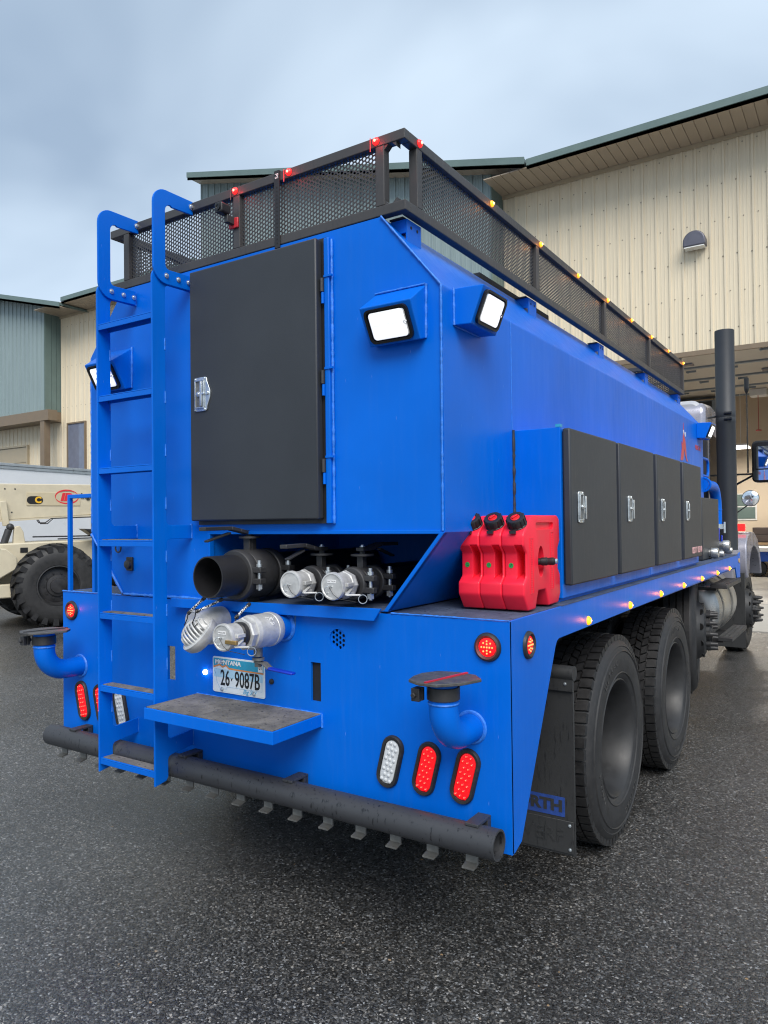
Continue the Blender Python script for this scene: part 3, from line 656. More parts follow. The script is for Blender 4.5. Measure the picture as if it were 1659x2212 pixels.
def wheel(name, x, y, z, kind, side=1, nuts=True, steer=0.):
    M = Matrix.Translation((x, y, z)) @ Matrix.Rotation(steer, 4, 'Z') @ (Matrix.Rotation(PI, 4, 'Z') if side < 0 else Matrix()) @ Matrix.Rotation(random.uniform(0, 6), 4, 'X')
    rim = inst(name, DISH if kind == 'dish' else FLAT, M, T)
    rim.data.name = name
    inst('tyre', TYRE_R if kind == 'rib' else TYRE, M, rim); inst('tread', TREAD_R if kind == 'rib' else TREAD, M, rim)
    if kind == 'dish' and x > -.1: tag(inst('sidewall_lettering', LETTER, M, rim), kind='stuff')
    if kind == 'rib' and nuts:
        for k in range(10):
            a = 2 * PI * k / 10; inst('nut_cover', NUT, M @ Matrix.Translation((.064, .1425 * math.cos(a), .1425 * math.sin(a))), rim)
            a += PI / 10; inst('hand_hole', HOLE, M @ Matrix.Translation((.027, .220 * math.cos(a), .205 * math.sin(a))) @ Matrix.Rotation(a, 4, 'X') @ Matrix.Rotation(-1.03, 4, 'Z'), rim)
    return rim
for y in (1.46, 2.76):
    wheel('wheel', -.045, y, .507, 'dish'); wheel('wheel', -.375, y, .507, 'dish'); wheel('wheel', XL + .045, y, .507, 'dish', -1); wheel('wheel', XL + .375, y, .507, 'dish', -1)
wheel('wheel', -.175, 4.2, .69, 'rib', steer=.15); wheel('wheel', XL + .175, 4.2, .69, 'rib', -1, False, steer=.15)
wheel('wheel', -.225, 7.68, .507, 'rib'); wheel('wheel', XL + .225, 7.68, .507, 'rib', -1, False)

# ---- mud flap
fl = B().box(-.62, .008, .60, .610, .252, .96).build('mud_flap', 'flap_black', T, bevel=.002)
B().tube([(-.62, .605, .985), (.012, .605, .985)], .03, 14).box(-.62, .01, .585, .599, .915, .975).build('flap_hanger', 'flap_black', fl)
B().box(-.62, .002, .594, .5995, .262, .392).build('weight_plate', 'flap_black', fl, bevel=.002)
fr = B().box(-.50, -.034, .5975, .5995, .404, .482).build('flap_print', 'print_blue', fl, sm=0)
text('KENWORTH', 'flap_lettering', 'flap_black', (-.043, .597, .443), .062, REAR, fl, align='RIGHT', bold=.003, sx=1.15)
text('VERF', 'embossed_letters', 'flap_black', (-.035, .5937, .325), .075, REAR, fl, ext=.002, align='RIGHT', sx=1.1)
BOLT = B().lathe([(0, -.010), (.006, -.009), (.0075, -.004), (.0075, -.003), (.0115, -.003), (.0115, 0)], (0, 0, 0), 'y', 8).mesh('bolt', 'zinc', 25)
for p in ((-.012, .5935, .376), (-.012, .5935, .28), (-.02, .584, .945)): inst('bolt', BOLT, Matrix.Translation(p) @ Matrix.Scale(.6, 4), fl)
B().box(XL, XL + .62, .80, .81, .252, .96).build('mud_flap', 'flap_black', T, bevel=.002)

# ---- spray bar
sp = B().lathe([(.050, -2.468), (.050, -.01), (.043, -.01), (.043, -.08), (0, -.08)], (0, -.085, .549), 'x', 28).build('spray_bar', 'tube_black', T)
NOZ = B().prism([(-.004, 0), (-.004, -.040), (-.034, -.046), (-.034, -.052), (.002, -.046), (.002, 0)], 'x', -.022, .022).mesh('nozzle_tab', 'galvanised', 0)
for k in range(16): inst('nozzle_tab', NOZ, (-.113 - .1505 * k, -.075, .508), sp)
for x in (-.10, -.893, -1.49, -2.27): B().box(x - .024, x + .024, -.105, -.003, .597, .607).box(x - .024, x + .024, -.03, -.003, .54, .5965).build('clamp', 'tube_black', sp, sm=0, bevel=.002)

# ---- rear door
dr = B().box(-1.478, -.769, -.05, -.012, 1.617, 2.713).build('rear_door', 'door_black', T, bevel=.006)
B().box(-1.47, -.745, -.012, -.001, 1.60, 2.72).build('door_seal', 'black_plastic', dr, sm=0)
B().box(-.752, -.728, -.022, -.001, 1.60, 2.715).build('hinge_strip', 'blue_paint', dr, bevel=.003)
bead([(-.724, -.006, 1.60), (-.724, -.006, 2.71)], .006, parent=dr)
for z in (2.53, 2.17, 1.825):
    h = B().cyl((-.757, -.028, z), .0085, -.026, .026, 'z', 12).build('hinge', 'black_iron', dr)
    B().cyl((-.755, -.026, z - .050), .0062, -.022, .022, 'z', 12).box(-.750, -.712, -.026, -.016, z + .030, z + .038).build('hinge_pin', 'blue_paint', dr)
def latch(name, ax, parent):
    # folding T-handle latch: plate with a recessed tray, handle bar and spindle, drawn in (u, v) on a face
    pl = rrect(-.036, .030, -.066, .066, .012) ; pl = [p for p in pl]
    pts = [(.034, -.048), (.050, -.012), (.050, .012), (.034, .048)]
    outer = arc(.022, .054, .012, 20, 90, 3) + arc(-.024, .054, .012, 90, 180, 3) + arc(-.024, -.054, .012, 180, 270, 3) + arc(.022, -.054, .012, 270, 340, 3) + pts
    return outer
LOUT = latch('', 'y', None)
def place_latch(T4, parent, size=1., openhandle=False):
    S = Matrix.Scale(size, 4)
    def P(name, bld_, mat, par, bev=0.): bld_.xform(T4 @ S); return bld_.build(name, mat, par, bevel=bev)
    lt = P('latch', B().prism(LOUT, 'z', 0, .005), 'zinc', parent, .0015)
    P('tray', B().box(-.024, .016, -.05, .05, .0052, .0065), 'galvanised', lt)
    fr_ = B()
    for a in (((-.028, .020), (-.055, -.05)), ((-.028, .020), (.05, .055)), ((-.029, -.024), (-.0495, .0495)), ((.016, .021), (-.0495, .0495))): fr_.box(a[0][0], a[0][1], a[1][0], a[1][1], .0048, .011)
    P('tray_rim', fr_, 'zinc', lt, .001)
    P('handle', B().box(.004, .014, -.048, .048, .008, .016) if not openhandle else B().box(.026, .038, -.050, .046, .012, .017), 'zinc', lt, .002)
    P('spindle', B().cyl((-.006, 0, 0), .011, .006, .014, 'z', 6).cyl((-.006, 0, 0), .006, .014, .019, 'z', 12).cyl((.036, .002, 0), .008, .005, .010, 'z', 14).box(-.005, .026, -.004, .004, .010, .015), 'zinc', lt, .001)
    rv = B()
    for u, v in ((-.029, -.06), (.021, -.06), (-.029, .06), (.021, .06)): rv.lathe([(.0045, .005), (.004, .0075), (0, .0085)], (u, v, 0), 'z', 8)
    P('rivet', rv, 'zinc', lt)
place_latch(Matrix.Translation((-1.405, -.0505, 2.167)) @ REAR, dr, 1.12)

# ---- ladder
def rail_outline():
    p = [(-.215, .495), (-.155, .505), (-.145, .52), (-.145, .585)] + arc(-.125, .590, .02, 180, 90, 3) + [(-.0, .622), (-.0, .690)] + arc(-.125, .700, .02, 270, 180, 3)
    p += [(-.145, 1.50)] + arc(-.125, 1.52, .02, 180, 90, 3) + [(0, 1.54), (0, 1.60)] + arc(-.125, 1.62, .02, 270, 180, 3)
    p += [(-.145, 2.61)] + arc(-.125, 2.625, .02, 180, 90, 3) + [(-.0, 2.648), (-.0, 2.712)] + arc(-.165, 2.662, .05, 90, 180, 6)
    return p
def hoop_outline():
    return arc(-.145, 2.72, .07, 180, 270, 6)[0:1] + [(-.215, 2.98)] + arc(-.145, 2.985, .07, 180, 90, 7) + [(.008, 3.057), (.008, 2.997), (-.11, 2.990)] + arc(-.120, 2.965, .03, 90, 180, 4) + [(-.150, 2.735)] + arc(-.130, 2.73, .02, 180, 270, 3) + [(-.01, 2.715), (-.01, 2.650), (-.14, 2.645)] + arc(-.145, 2.715, .07, 270, 190, 6)
ld_ = empty('ladder', (-1.71, -.18, .5), parent=T)
for x, s in ((-1.525, 1), (-1.9, 1)):
    B().prism(rail_outline(), 'x', x - .010, x).build('rail', 'blue_paint', ld_, sm=0, bevel=.0018)
    hx = x + .0005 if s else x
    hp = B().prism(hoop_outline(), 'x', hx, hx + .010).build('handrail', 'blue_paint', ld_, sm=0, bevel=.0018)
    for y, z in ((-.146, 2.681), (-.080, 2.681), (-.022, 2.683)): inst('bolt', BOLT, Matrix.Translation((hx + .010, y, z)) @ Matrix.Rotation(PI / 2, 4, 'Z') @ Matrix.Scale(1.05, 4), ld_)
    inst('bolt', BOLT, Matrix.Translation((hx + .010, -.004, 3.03)) @ Matrix.Rotation(PI / 2, 4, 'Z') @ Matrix.Scale(1.15, 4), ld_)
    for z in (.61, .655, 1.552, 1.585): pass
    for y0, z0 in ((-.002, .622), (-.002, 1.54), (-.002, 2.648)): bead([(x - .004, y0, z0), (x - .004, y0, z0 + .066)], .006, parent=ld_)
    for z0 in [.75 + .23 * k for k in range(8)]: bead([(x + .001, -.149, z0), (x + .001, -.149, z0 + .05)], .003, parent=ld_)
for k in range(7):
    z = .558 + .3262 * k
    B().box(-1.899, -1.536, -.212, -.152, z - .005, z).box(-1.899, -1.536, -.212, -.207, z - .028, z - .0055).box(-1.899, -1.536, -.157, -.152, z - .028, z - .0055).build('rung', 'blue_paint', ld_, sm=0, bevel=.0015)
    if k < 4: B().box(-1.888, -1.545, -.205, -.156, z + .0005, z + .003).build('rung_grip', 'grip_tape', ld_, sm=0)
# ---- step platform beside the ladder
pf = B().box(-1.50, -.797, -.292, -.003, .803, .850).build('step_platform', 'blue_paint', T, sm=0, bevel=.002)
B().box(-1.494, -.803, -.286, -.006, .8505, .8535).build('grip_sheet', 'grip_tape', pf, sm=0)
bead([(-1.5, -.004, .852), (-.797, -.004, .852)], .004, parent=pf); bead([(-.797, -.004, .80), (-.797, -.004, .852)], .005, parent=pf)

for x, z0, l, w_ in ((-1.06, .80, .10, .012), (-1.17, .80, .06, .016), (-.93, 1.232, .05, .006)):
    B().prism([(x - w_, z0), (x + w_, z0), (x + w_ * .7, z0 - l * .6), (x + w_ * .15, z0 - l), (x - w_ * .4, z0 - l * .8), (x - w_ * .9, z0 - l * .4)], 'y', -.0028, -.0022).build('rust_run', 'rust_stain', rp, sm=0)
# ---- work lights in welded housings
def work_light(M, prof, x0, x1, name='work_light'):
    # prof: 4 points (d, z) back top, back bottom, front bottom, front top; d = distance out of the wall (negative y in local space)
    hs = B().prism(prof, 'x', x0, x1).xform(M).build(name, 'blue_paint', T, sm=0, bevel=.004)
    a, b_ = Vector((0, *prof[2])), Vector((0, *prof[3])); up = (b_ - a); h = up.length; up.normalize(); nrm = Vector((1, 0, 0)).cross(up).normalized()
    if nrm.y > 0: nrm = -nrm
    c = (a + b_) / 2 + Vector(((x0 + x1) / 2, 0, 0)); R = Matrix((Vector((1, 0, 0)), up, nrm)).transposed().to_4x4() if nrm.dot(Vector((1, 0, 0)).cross(up)) > 0 else Matrix((Vector((-1, 0, 0)), up, nrm)).transposed().to_4x4()
    F = M @ Matrix.Translation(c) @ R; w = (x1 - x0) / 2 - .018; hh = h / 2 - .010
    outer, inner, lens = rrect(-w, w, -hh, hh, .022), rrect(-w + .009, w - .009, -hh + .008, hh - .008, .017), rrect(-w + .017, w - .017, -hh + .013, hh - .013, .014)
    n = len(outer)
    bz = B().add([(p[0], p[1], 0) for p in outer] + [(p[0], p[1], .012) for p in outer] + [(p[0], p[1], .012) for p in inner] + [(p[0], p[1], .002) for p in inner],
                 [(r * n + i, r * n + (i + 1) % n, (r + 1) * n + (i + 1) % n, (r + 1) * n + i) for r in range(3) for i in range(n)])
    bz.xform(F).build('bezel', 'black_gloss', hs)
    B().add([(p[0], p[1], .0035) for p in inner] + [(p[0], p[1], .0105) for p in lens], [(i, (i + 1) % n, n + (i + 1) % n, n + i) for i in range(n)]).xform(F).build('reflector_rim', 'chrome', hs)
    B().prism(lens, 'z', .004, .0108).xform(F).build('lens', 'work_light_lens', hs, bevel=.002)
    la = B(); nx, ny = 4, 2; lw, lh = 2 * (w - .022), 2 * (hh - .018)
    for i in range(nx):
        for j in range(ny): la.prism(rrect(-lw / 2 + lw * (i + .14) / nx, -lw / 2 + lw * (i + .86) / nx, -lh / 2 + lh * (j + .12) / ny, -lh / 2 + lh * (j + .88) / ny, .003, 2), 'z', .0100, .0116)
    tag(la.xform(F).build('led_array', 'work_led', hs, sm=0), kind='stuff')
    B().ring((w - .018, 0, .012), .006, .0014, 'z', 12, 6).xform(F).build('clip', 'chrome', hs)
    return hs
rear_prof = [(0, 2.455), (0, 2.262), (-.040, 2.250), (-.110, 2.378)]
work_light(Matrix(), rear_prof, -.525, -.307); work_light(Matrix(), rear_prof, -2.150, -1.932)
bead([(-.307, -.004, 2.262), (-.303, -.004, 2.456)], .006); bead([(-.525, -.003, 2.458), (-.307, -.003, 2.458)], .004); bead([(-1.932, -.004, 2.262), (-1.929, -.004, 2.456)], .006)
side_prof = [(0, 2.451), (0, 2.316), (-.068, 2.312), (-.122, 2.446)]
for y0, y1 in ((.085, .303), (4.66, 4.88)): work_light(Matrix.Translation((-.24, 0, 0)) @ Matrix.Rotation(PI / 2, 4, 'Z'), side_prof, y0, y1)
bead([(-.237, .082, 2.316), (-.237, .082, 2.451)], .005); bead([(-.237, .085, 2.314), (-.237, .303, 2.314)], .003)
work_light(Matrix.Translation((-2.254, 0, 0)) @ Matrix.Rotation(-PI / 2, 4, 'Z'), side_prof, -.303, -.085)
for o in [o for o in bpy.data.objects if o.name.startswith('weld_bead') and o.parent is None]: attach(o, tank)

# ---- tail lamps
GR_ROUND = B().lathe([(.030, -.001), (.034, -.010), (.040, -.014), (.047, -.010), (.050, -.001)], (0, 0, 0), 'y', 36).mesh('round_lamp', 'grommet', 40)
LN_ROUND = B().lathe([(.034, -.002), (.032, -.006), (.02, -.0085), (0, -.0095)], (0, 0, 0), 'y', 28).mesh('lens', 'lens_red', 40)
lr = B()
for dx, dz in ((0, 0), (.010, 0), (-.010, 0), (.020, 0), (-.020, 0), (0, .011), (0, .021), (0, -.011), (0, -.021), (.013, .014), (-.013, .014), (.013, -.014), (-.013, -.014)): lr.ball((dx, -.0095, dz), .0034, 8, 4)
LED_ROUND = lr.mesh('led_cluster', 'led_red_hot', 60)
def round_lamp(M):
    o = inst('round_lamp', GR_ROUND, M, T); inst('lens', LN_ROUND, M, o); inst('led_cluster', LED_ROUND, M, o)
round_lamp(Matrix.Translation((-.08, -.002, 1.173))); round_lamp(Matrix.Translation((-2.417, -.002, 1.169))); round_lamp(Matrix.Translation((0, .157, 1.164)) @ Matrix.Rotation(PI / 2, 4, 'Z'))
def stadium(w, h, n=10): return [(x, z) for x, z in arc(0, h, w, 0, 180, n) + arc(0, -h, w, 180, 360, n)]
def loft(rings):
    b = B(); n = len(rings[0][0])
    b.add([(p[0], d, p[1]) for r, d in rings for p in r], [(k * n + i, k * n + (i + 1) % n, (k + 1) * n + (i + 1) % n, (k + 1) * n + i) for k in range(len(rings) - 1) for i in range(n)])
    b.f.append(tuple(range((len(rings) - 1) * n, len(rings) * n))); return b
GR_OVAL = loft([(stadium(.046, .054), 0), (stadium(.046, .054), -.008), (stadium(.042, .054), -.014), (stadium(.033, .053), -.013), (stadium(.030, .053), -.004)]).mesh('oval_lamp', 'grommet', 40)
def oval_lens(mat): return loft([(stadium(.030, .053), -.003), (stadium(.029, .053), -.009), (stadium(.024, .05), -.011)]).mesh('lens', mat, 40)
LN_OV_R, LN_OV_W = oval_lens('lens_red'), oval_lens('lens_clear')
lo_ = B()
for k in range(8):
    for j in range(3 if k % 2 == 0 else 2):
        lo_.ball(((j - (1 if k % 2 == 0 else .5)) * .0175, -.0105, -.070 + k * .020), .0078, 8, 4, (1, .55, 1))
OV_BUMP_R, OV_BUMP_W = lo_.mesh('led_cluster', 'lens_red', 60), lo_.mesh('led_cluster', 'lens_clear', 60)
lp = B()
for k in range(8):
    for j in range(3 if k % 2 == 0 else 2): lp.ball(((j - (1 if k % 2 == 0 else .5)) * .0175, -.0148, -.068 + k * .020), .0022, 6, 4)
OV_DOT = lp.mesh('led_point', 'led_red', 60)
for x, s, red in ((-.479, 1, 0), (-.325, 1, 1), (-.171, 1, 1), (-2.324, -1, 1), (-2.175, -1, 1), (-2.026, -1, 0)):
    M = Matrix.Translation((x, -.002, .72)) @ Matrix.Rotation(math.radians(14.5) * s, 4, 'Y')
    o = inst('oval_lamp', GR_OVAL, M, T); inst('lens', LN_OV_R if red else LN_OV_W, M, o); inst('led_cluster', OV_BUMP_R if red else OV_BUMP_W, M, o)
    if red: inst('led_point', OV_DOT, M, o)
# amber side markers
AM = B().lathe([(.019, 0), (.019, .004), (.013, .012), (0, .016)], (0, 0, 0), 'x', 16).mesh('side_marker', 'lens_amber_lit', 50)
AMB = B().ball((.012, 0, 0), .0060, 8, 6).mesh('bulb', 'amber_bulb', 60)
for y in (.823, 1.485, 2.145, 2.78, 3.41, 4.06, 4.67):
    o = inst('side_marker', AM, (0.0, y, 1.172), T); inst('bulb', AMB, (0.0, y, 1.172), o)
B().cyl((0, 5.25, 1.21), .022, .001, .006, 'x', 14).build('side_reflector', 'yellow_print', T)

# ---- number plate
PL = empty('license_plate', (-1.245, -.004, .952), parent=T)
B().prism(rrect(-1.397, -1.093, .8745, 1.0275, .010), 'y', -.006, -.003).build('plate_sheet', 'plate_white', PL, bevel=.0008)
B().prism(rrect(-1.391, -1.099, .8805, 1.0215, .007), 'y', -.0068, -.0061).build('plate_field', 'plate_white', PL, sm=0)
B().prism([(-1.391, .985), (-1.372, .990), (-1.355, .996), (-1.335, .988), (-1.315, .996), (-1.298, .984), (-1.25, .982), (-1.18, .981), (-1.099, .980), (-1.099, 1.0205), (-1.391, 1.0205)], 'y', -.0073, -.0069).build('plate_band', 'plate_teal', PL, sm=0)
B().prism([(-1.391, .978), (-1.372, .984), (-1.355, .990), (-1.335, .982), (-1.315, .990), (-1.298, .978), (-1.25, .9765), (-1.18, .976), (-1.099, .975), (-1.099, .9805), (-1.18, .9815), (-1.25, .9825), (-1.298, .985), (-1.315, .997), (-1.335, .989), (-1.355, .997), (-1.372, .991), (-1.391, .986)], 'y', -.0080, -.0074).build('plate_hills', 'plate_orange', PL, sm=0)
B().prism([(-1.388, .940), (-1.104, .940), (-1.104, .9745), (-1.388, .976)], 'y', -.0071, -.0069).build('plate_sky_print', 'plate_sky', PL, sm=0)
lnp = B()
for a, b_ in (((-1.388, .97), (-1.376, .95)), ((-1.376, .95), (-1.374, .925)), ((-1.374, .925), (-1.360, .905)), ((-1.360, .905), (-1.352, .893)), ((-1.352, .893), (-1.312, .892)), ((-1.312, .892), (-1.310, .902)), ((-1.310, .902), (-1.108, .902)), ((-1.108, .902), (-1.108, .965))):
    lnp.bar((a[0], -.0073, a[1]), (b_[0], -.0073, b_[1]), .0006, .0013, up=(0, 1, 0))
lnp.build('plate_outline', 'plate_line', PL, sm=0)
text('MONTANA', 'plate_state', 'print_white', (-1.380, -.0082, 1.005), .026, REAR, PL, align='LEFT', sx=1.15, bold=.0008)
text('26', 'plate_number', 'print_black', (-1.321, -.0076, .936), .094, REAR, PL, sx=.60, bold=.0012)
text('9087B', 'plate_number', 'print_black', (-1.192, -.0076, .936), .094, REAR, PL, sx=.60, bold=.0012)
B().prism([(-1.288, .945), (-1.284, .940), (-1.280, .940), (-1.276, .945), (-1.279, .934), (-1.281, .929), (-1.283, .929), (-1.285, .934)], 'y', -.0080, -.0074).build('plate_skull', 'print_black', PL, sm=0)
text('Big Sky', 'plate_motto', 'plate_script', (-1.180, -.0076, .892), .026, REAR, PL, shear=.35, rot=.05)
B().box(-1.128, -1.103, -.0088, -.0082, .983, 1.019).build('plate_sticker', 'print_white', PL, sm=0)
text('01', 'plate_tab', 'print_black', (-1.115, -.0090, 1.001), .024, REAR, PL, sx=.8)
for x, z in ((-1.339, 1.008), (-1.339, .889), (-1.152, .889)): inst('bolt', BOLT, Matrix.Translation((x, -.0078, z)) @ Matrix.Scale(.8, 4), PL)
for x, on in ((-1.446, 1), (-1.058, 0)): B().lathe([(.012, -.002), (.011, -.008), (.006, -.010)], (x, 0, .951), 'y', 14).build('plate_lamp', 'white_led' if on else 'black_plastic', T)

# ---- fold-out elbow pipes with lid plates
def elbow(x):
    path = [(x, 0.0, .893), (x, -.09, .893)] + [(x, -.09 - .11 * math.sin(math.radians(a)), 1.003 - .11 * math.cos(math.radians(a))) for a in range(10, 91, 10)] + [(x, -.2, 1.085)]
    e = B().tube(path, .048, 24, ref=(1, 0, 0)).build('elbow_pipe', 'blue_paint', T)
    B().ring((x, -.004, .893), .052, .007, 'y', 30, 6).build('weld_ring', 'blue_weld', e); B().ring((x, -.2, 1.018), .0485, .0035, 'z', 24, 6).build('weld_ring', 'blue_weld', e)
    B().lathe([(.050, 1.030), (.054, 1.030), (.054, 1.072), (.050, 1.072)], (x, -.2, 0), 'z', 28, closed=True).box(x - .075, x - .045, -.278, -.262, 1.03, 1.072).box(x - .075, x - .045, -.258, -.242, 1.03, 1.072).cyl((x - .062, -.26, 1.051), .009, -.03, .03, 'y', 6).build('clamp_band', 'black_iron', e, bevel=.002)
    lid = [(x + .105 * math.cos(t) * (1.02 if math.cos(t) < 0 else 1.), -.2 + .10 * math.sin(t)) for t in [math.radians(a) for a in range(-60, 241, 15)]] 
    lid = [(x - .10, -.22), (x - .085, -.275), (x - .03, -.305), (x + .03, -.30), (x + .085, -.24), (x + .115, -.155), (x + .07, -.105), (x, -.09), (x - .07, -.11), (x - .1, -.165)]
    B().prism(lid, 'z', 1.088, 1.098).build('lid_plate', 'step_grit', e, bevel=.002)
    B().bar((x - .01, -.30, 1.100), (x + .035, -.098, 1.100), .009, .004).build('lid_hinge', 'black_iron' if x < -1 else 'red_bracket', e)
elbow(-.146); elbow(-2.347)

# ---- suction and discharge plumbing in the recess
def lever(c, d, sgn, parent, mat='black_iron', L=.25):
    # butterfly lever: notch plate, arched handle and trigger; runs along y by sgn
    x, y, z = c
    B().cyl((x, y, z), .047, -.004, .004, 'z', 20).cyl((x, y, z), .012, .004, .03, 'z', 6).build('notch_plate', mat, parent)
    pts = [(x, y - sgn * .02, z + .022), (x, y + sgn * .03, z + .022), (x, y + sgn * .07, z + .030), (x, y + sgn * .12, z + .040), (x, y + sgn * L, z + .038)]
    b = B()
    for p, q in zip(pts, pts[1:]): b.bar(p, q, .036, .015)
    b.bar((x, y + sgn * .12, z + .020), (x, y + sgn * (L - .02), z - .012), .022, .008).build('lever', mat, parent, bevel=.002)
    inst('bolt', BOLT, Matrix.Translation((x, y, z + .031)) @ Matrix.Rotation(-PI / 2, 4, 'X'), parent)
def groove_clamp(x, y, z, R, parent, w=.045):
    B().lathe([(R - .012, y - w / 2), (R + .010, y - w / 2), (R + .014, y - w / 4), (R + .014, y + w / 4), (R + .010, y + w / 2), (R - .012, y + w / 2)], (x, 0, z), 'y', 30, closed=True).box(x + R - .005, x + R + .052, y - w * .4, y + w * .4, z - .034, z - .012).box(x + R - .005, x + R + .052, y - w * .4, y + w * .4, z + .012, z + .034).box(x - R - .052, x - R + .005, y - w * .4, y + w * .4, z - .03, z + .03).build('pipe_clamp', 'black_iron', parent, bevel=.003)
    B().cyl((x + R + .030, y, z), .0075, -.06, .062, 'z', 10).cyl((x + R + .030, y, z), .014, -.055, -.036, 'z', 6).cyl((x + R + .030, y, z), .013, .036, .048, 'z', 12).build('clamp_bolt', 'zinc', parent)
bp_ = B().lathe([(.078, .9), (.078, -.1), (.0785, -.222), (.084, -.222), (.0845, -.05), (.084, .9)], (-1.195, 0, 1.39), 'y', 40).build('suction_pipe', 'black_plastic', T)
groove_clamp(-1.195, -.055, 1.39, .092, bp_); groove_clamp(-1.195, .125, 1.39, .092, bp_, .05)
B().lathe([(.085, -.03), (.098, -.028), (.105, -.01), (.105, .07), (.098, .09), (.085, .092)], (-1.195, 0, 1.39), 'y', 36).cyl((-1.195, .02, 1.39), .02, .09, .165, 'z', 12).box(-1.213, -1.177, -.002, .042, 1.49, 1.548).box(-1.222, -1.168, -.03, .05, 1.255, 1.295).build('valve_body', 'black_iron', bp_, bevel=.003)
lever((-1.195, .02, 1.545), 0, -1, bp_, L=.27)
RINGM = B().ring((0, 0, 0), .016, .0018, 'y', 18, 6).mesh('pull_ring', 'zinc', 60)
def camlock(x, y0, z, R, parent, lab=None, armx=1):
    # dust cap whose round face looks to -y; lugs, arms and pull rings
    c = B().lathe([(0, y0), (R - .010, y0), (R - .007, y0 - .003), (R - .002, y0 - .002), (R, y0 + .004), (R, y0 + .012), (R - .005, y0 + .018), (R - .005, y0 + .065), (R - .012, y0 + .068)], (x, 0, z), 'y', 36).build('dust_cap', 'cast_aluminium', parent)
    B().box(x + R - .012, x + R + .006, y0 + .02, y0 + .062, z - .002, z + .012).box(x + R - .012, x + R + .006, y0 + .02, y0 + .062, z - .034, z - .022).box(x - R - .006, x - R + .012, y0 + .02, y0 + .062, z - .006, z + .008).build('lug', 'cast_aluminium', c if False else parent, bevel=.002)
    B().bar((x + R + .000, y0 + .05, z - .012), (x + R + .012, y0 + .0, z - .030), .012, .006).bar((x + R + .012, y0 + .0, z - .03), (x + R + .055, y0 + .03, z - .030), .012, .006).build('cam_arm', 'cast_aluminium', parent, bevel=.0015)
    inst('pull_ring', RINGM, Matrix.Translation((x + R + .065, y0 + .03, z - .045)) @ Matrix.Rotation(.5, 4, 'Z'), parent)
    inst('pull_ring', RINGM, Matrix.Translation((x - .012, y0 - .005, z - .012)) @ Matrix.Rotation(.8, 4, 'Z') @ Matrix.Rotation(.5, 4, 'X'), parent)
    B().tube([(x - .012, y0 - .004, z - .002), (x + .01, y0 - .006, z - .03), (x + .035, y0 - .004, z - .045), (x + R + .05, y0 + .01, z - .055)], .0012, 5).build('leash', 'black_plastic', parent)
    if lab:
        t = B().box(x - .022, x + .018, y0 - .0016, y0 - .0005, z + .012, z + .024).build('cap_label', 'print_white', parent, sm=0)
        text(lab, 'label_print', 'print_black', (x - .002, y0 - .0017, z + .018), .0085, REAR, parent, ext=.0002)
for x, lab, sg in ((-.87, None, -1), (-.667, 'SUCTION', 1)):
    P_ = B().lathe([(.040, .9), (.040, -.03), (.046, -.03), (.046, .9)], (x, 0, 1.365), 'y', 28, closed=True).build('discharge_pipe', 'black_plastic', T)
    camlock(x, -.10, 1.365, .053, P_, lab)
    B().lathe([(.046, -.035), (.053, -.03), (.055, -.012), (.05, .0)], (x, 0, 1.365), 'y', 8).build('adapter', 'cast_aluminium', P_, sm=0)
    B().lathe([(.046, .06), (.058, .062), (.060, .075), (.060, .13), (.046, .14)], (x, 0, 1.365), 'y', 28).box(x - .014, x + .014, .08, .11, 1.42, 1.468).build('valve_body', 'black_iron', P_, bevel=.002)
    groove_clamp(x, .035, 1.365, .052, P_, .034); groove_clamp(x, .17, 1.365, .052, P_, .034)
    lever((x, .10, 1.474), 0, sg, P_, L=.24)
# ball valve with PRESSURE cap below the tray
V_ = B().lathe([(.050, .0), (.050, -.075)], (-.99, 0, 1.183), 'y', 28).build('pressure_outlet', 'blue_paint', T)
B().ring((-.99, -.005, 1.183), .054, .008, 'y', 30, 6).build('weld_ring', 'blue_weld', V_)
B().lathe([(.05, -.06), (.062, -.066), (.068, -.085), (.068, -.10), (.066, -.102), (.066, -.195), (.068, -.197), (.064, -.214), (.05, -.22)], (-.99, 0, 1.183), 'y', 36).build('valve_body', 'cast_aluminium', V_)
B().lathe([(.0, -.246), (.058, -.246), (.062, -.240), (.062, -.218)], (-.99, 0, 1.183), 'y', 8).build('hex_end', 'cast_aluminium', V_, sm=0)
B().lathe([(.040, -.24), (.047, -.246), (.047, -.268), (.04, -.275)], (-.99, 0, 1.183), 'y', 28).build('gasket', 'black_plastic', V_)
text('SGW', 'cast_mark', 'print_white', (-.945, -.147, 1.232), .02, REAR @ Matrix.Rotation(math.radians(48), 4, 'Y'), V_)
text('1000', 'cast_mark', 'print_white', (-.935, -.147, 1.213), .018, REAR @ Matrix.Rotation(math.radians(58), 4, 'Y'), V_)
camlock(-.99, -.345, 1.183, .052, V_, 'PRESSURE')
B().box(-.972, -.915, -.352, -.340, 1.162, 1.176).build('brass_arm', 'brass', V_, bevel=.002)
B().cyl((-.99, -.155, 0), .018, 1.085, 1.125, 'z', 14).cyl((-.99, -.155, 0), .024, 1.070, 1.080, 'z', 14).cyl((-.99, -.155, 0), .015, 1.045, 1.072, 'z', 6).build('valve_stem', 'galvanised', V_)
B().bar((-1.0, -.155, 1.064), (-.955, -.158, 1.062), .03, .005).bar((-.955, -.158, 1.062), (-.925, -.16, 1.044), .03, .005).build('handle_bracket', 'galvanised', V_)
B().bar((-.932, -.16, 1.044), (-.800, -.168, 1.038), .026, .010).build('valve_handle', 'blue_handle', V_, bevel=.004)
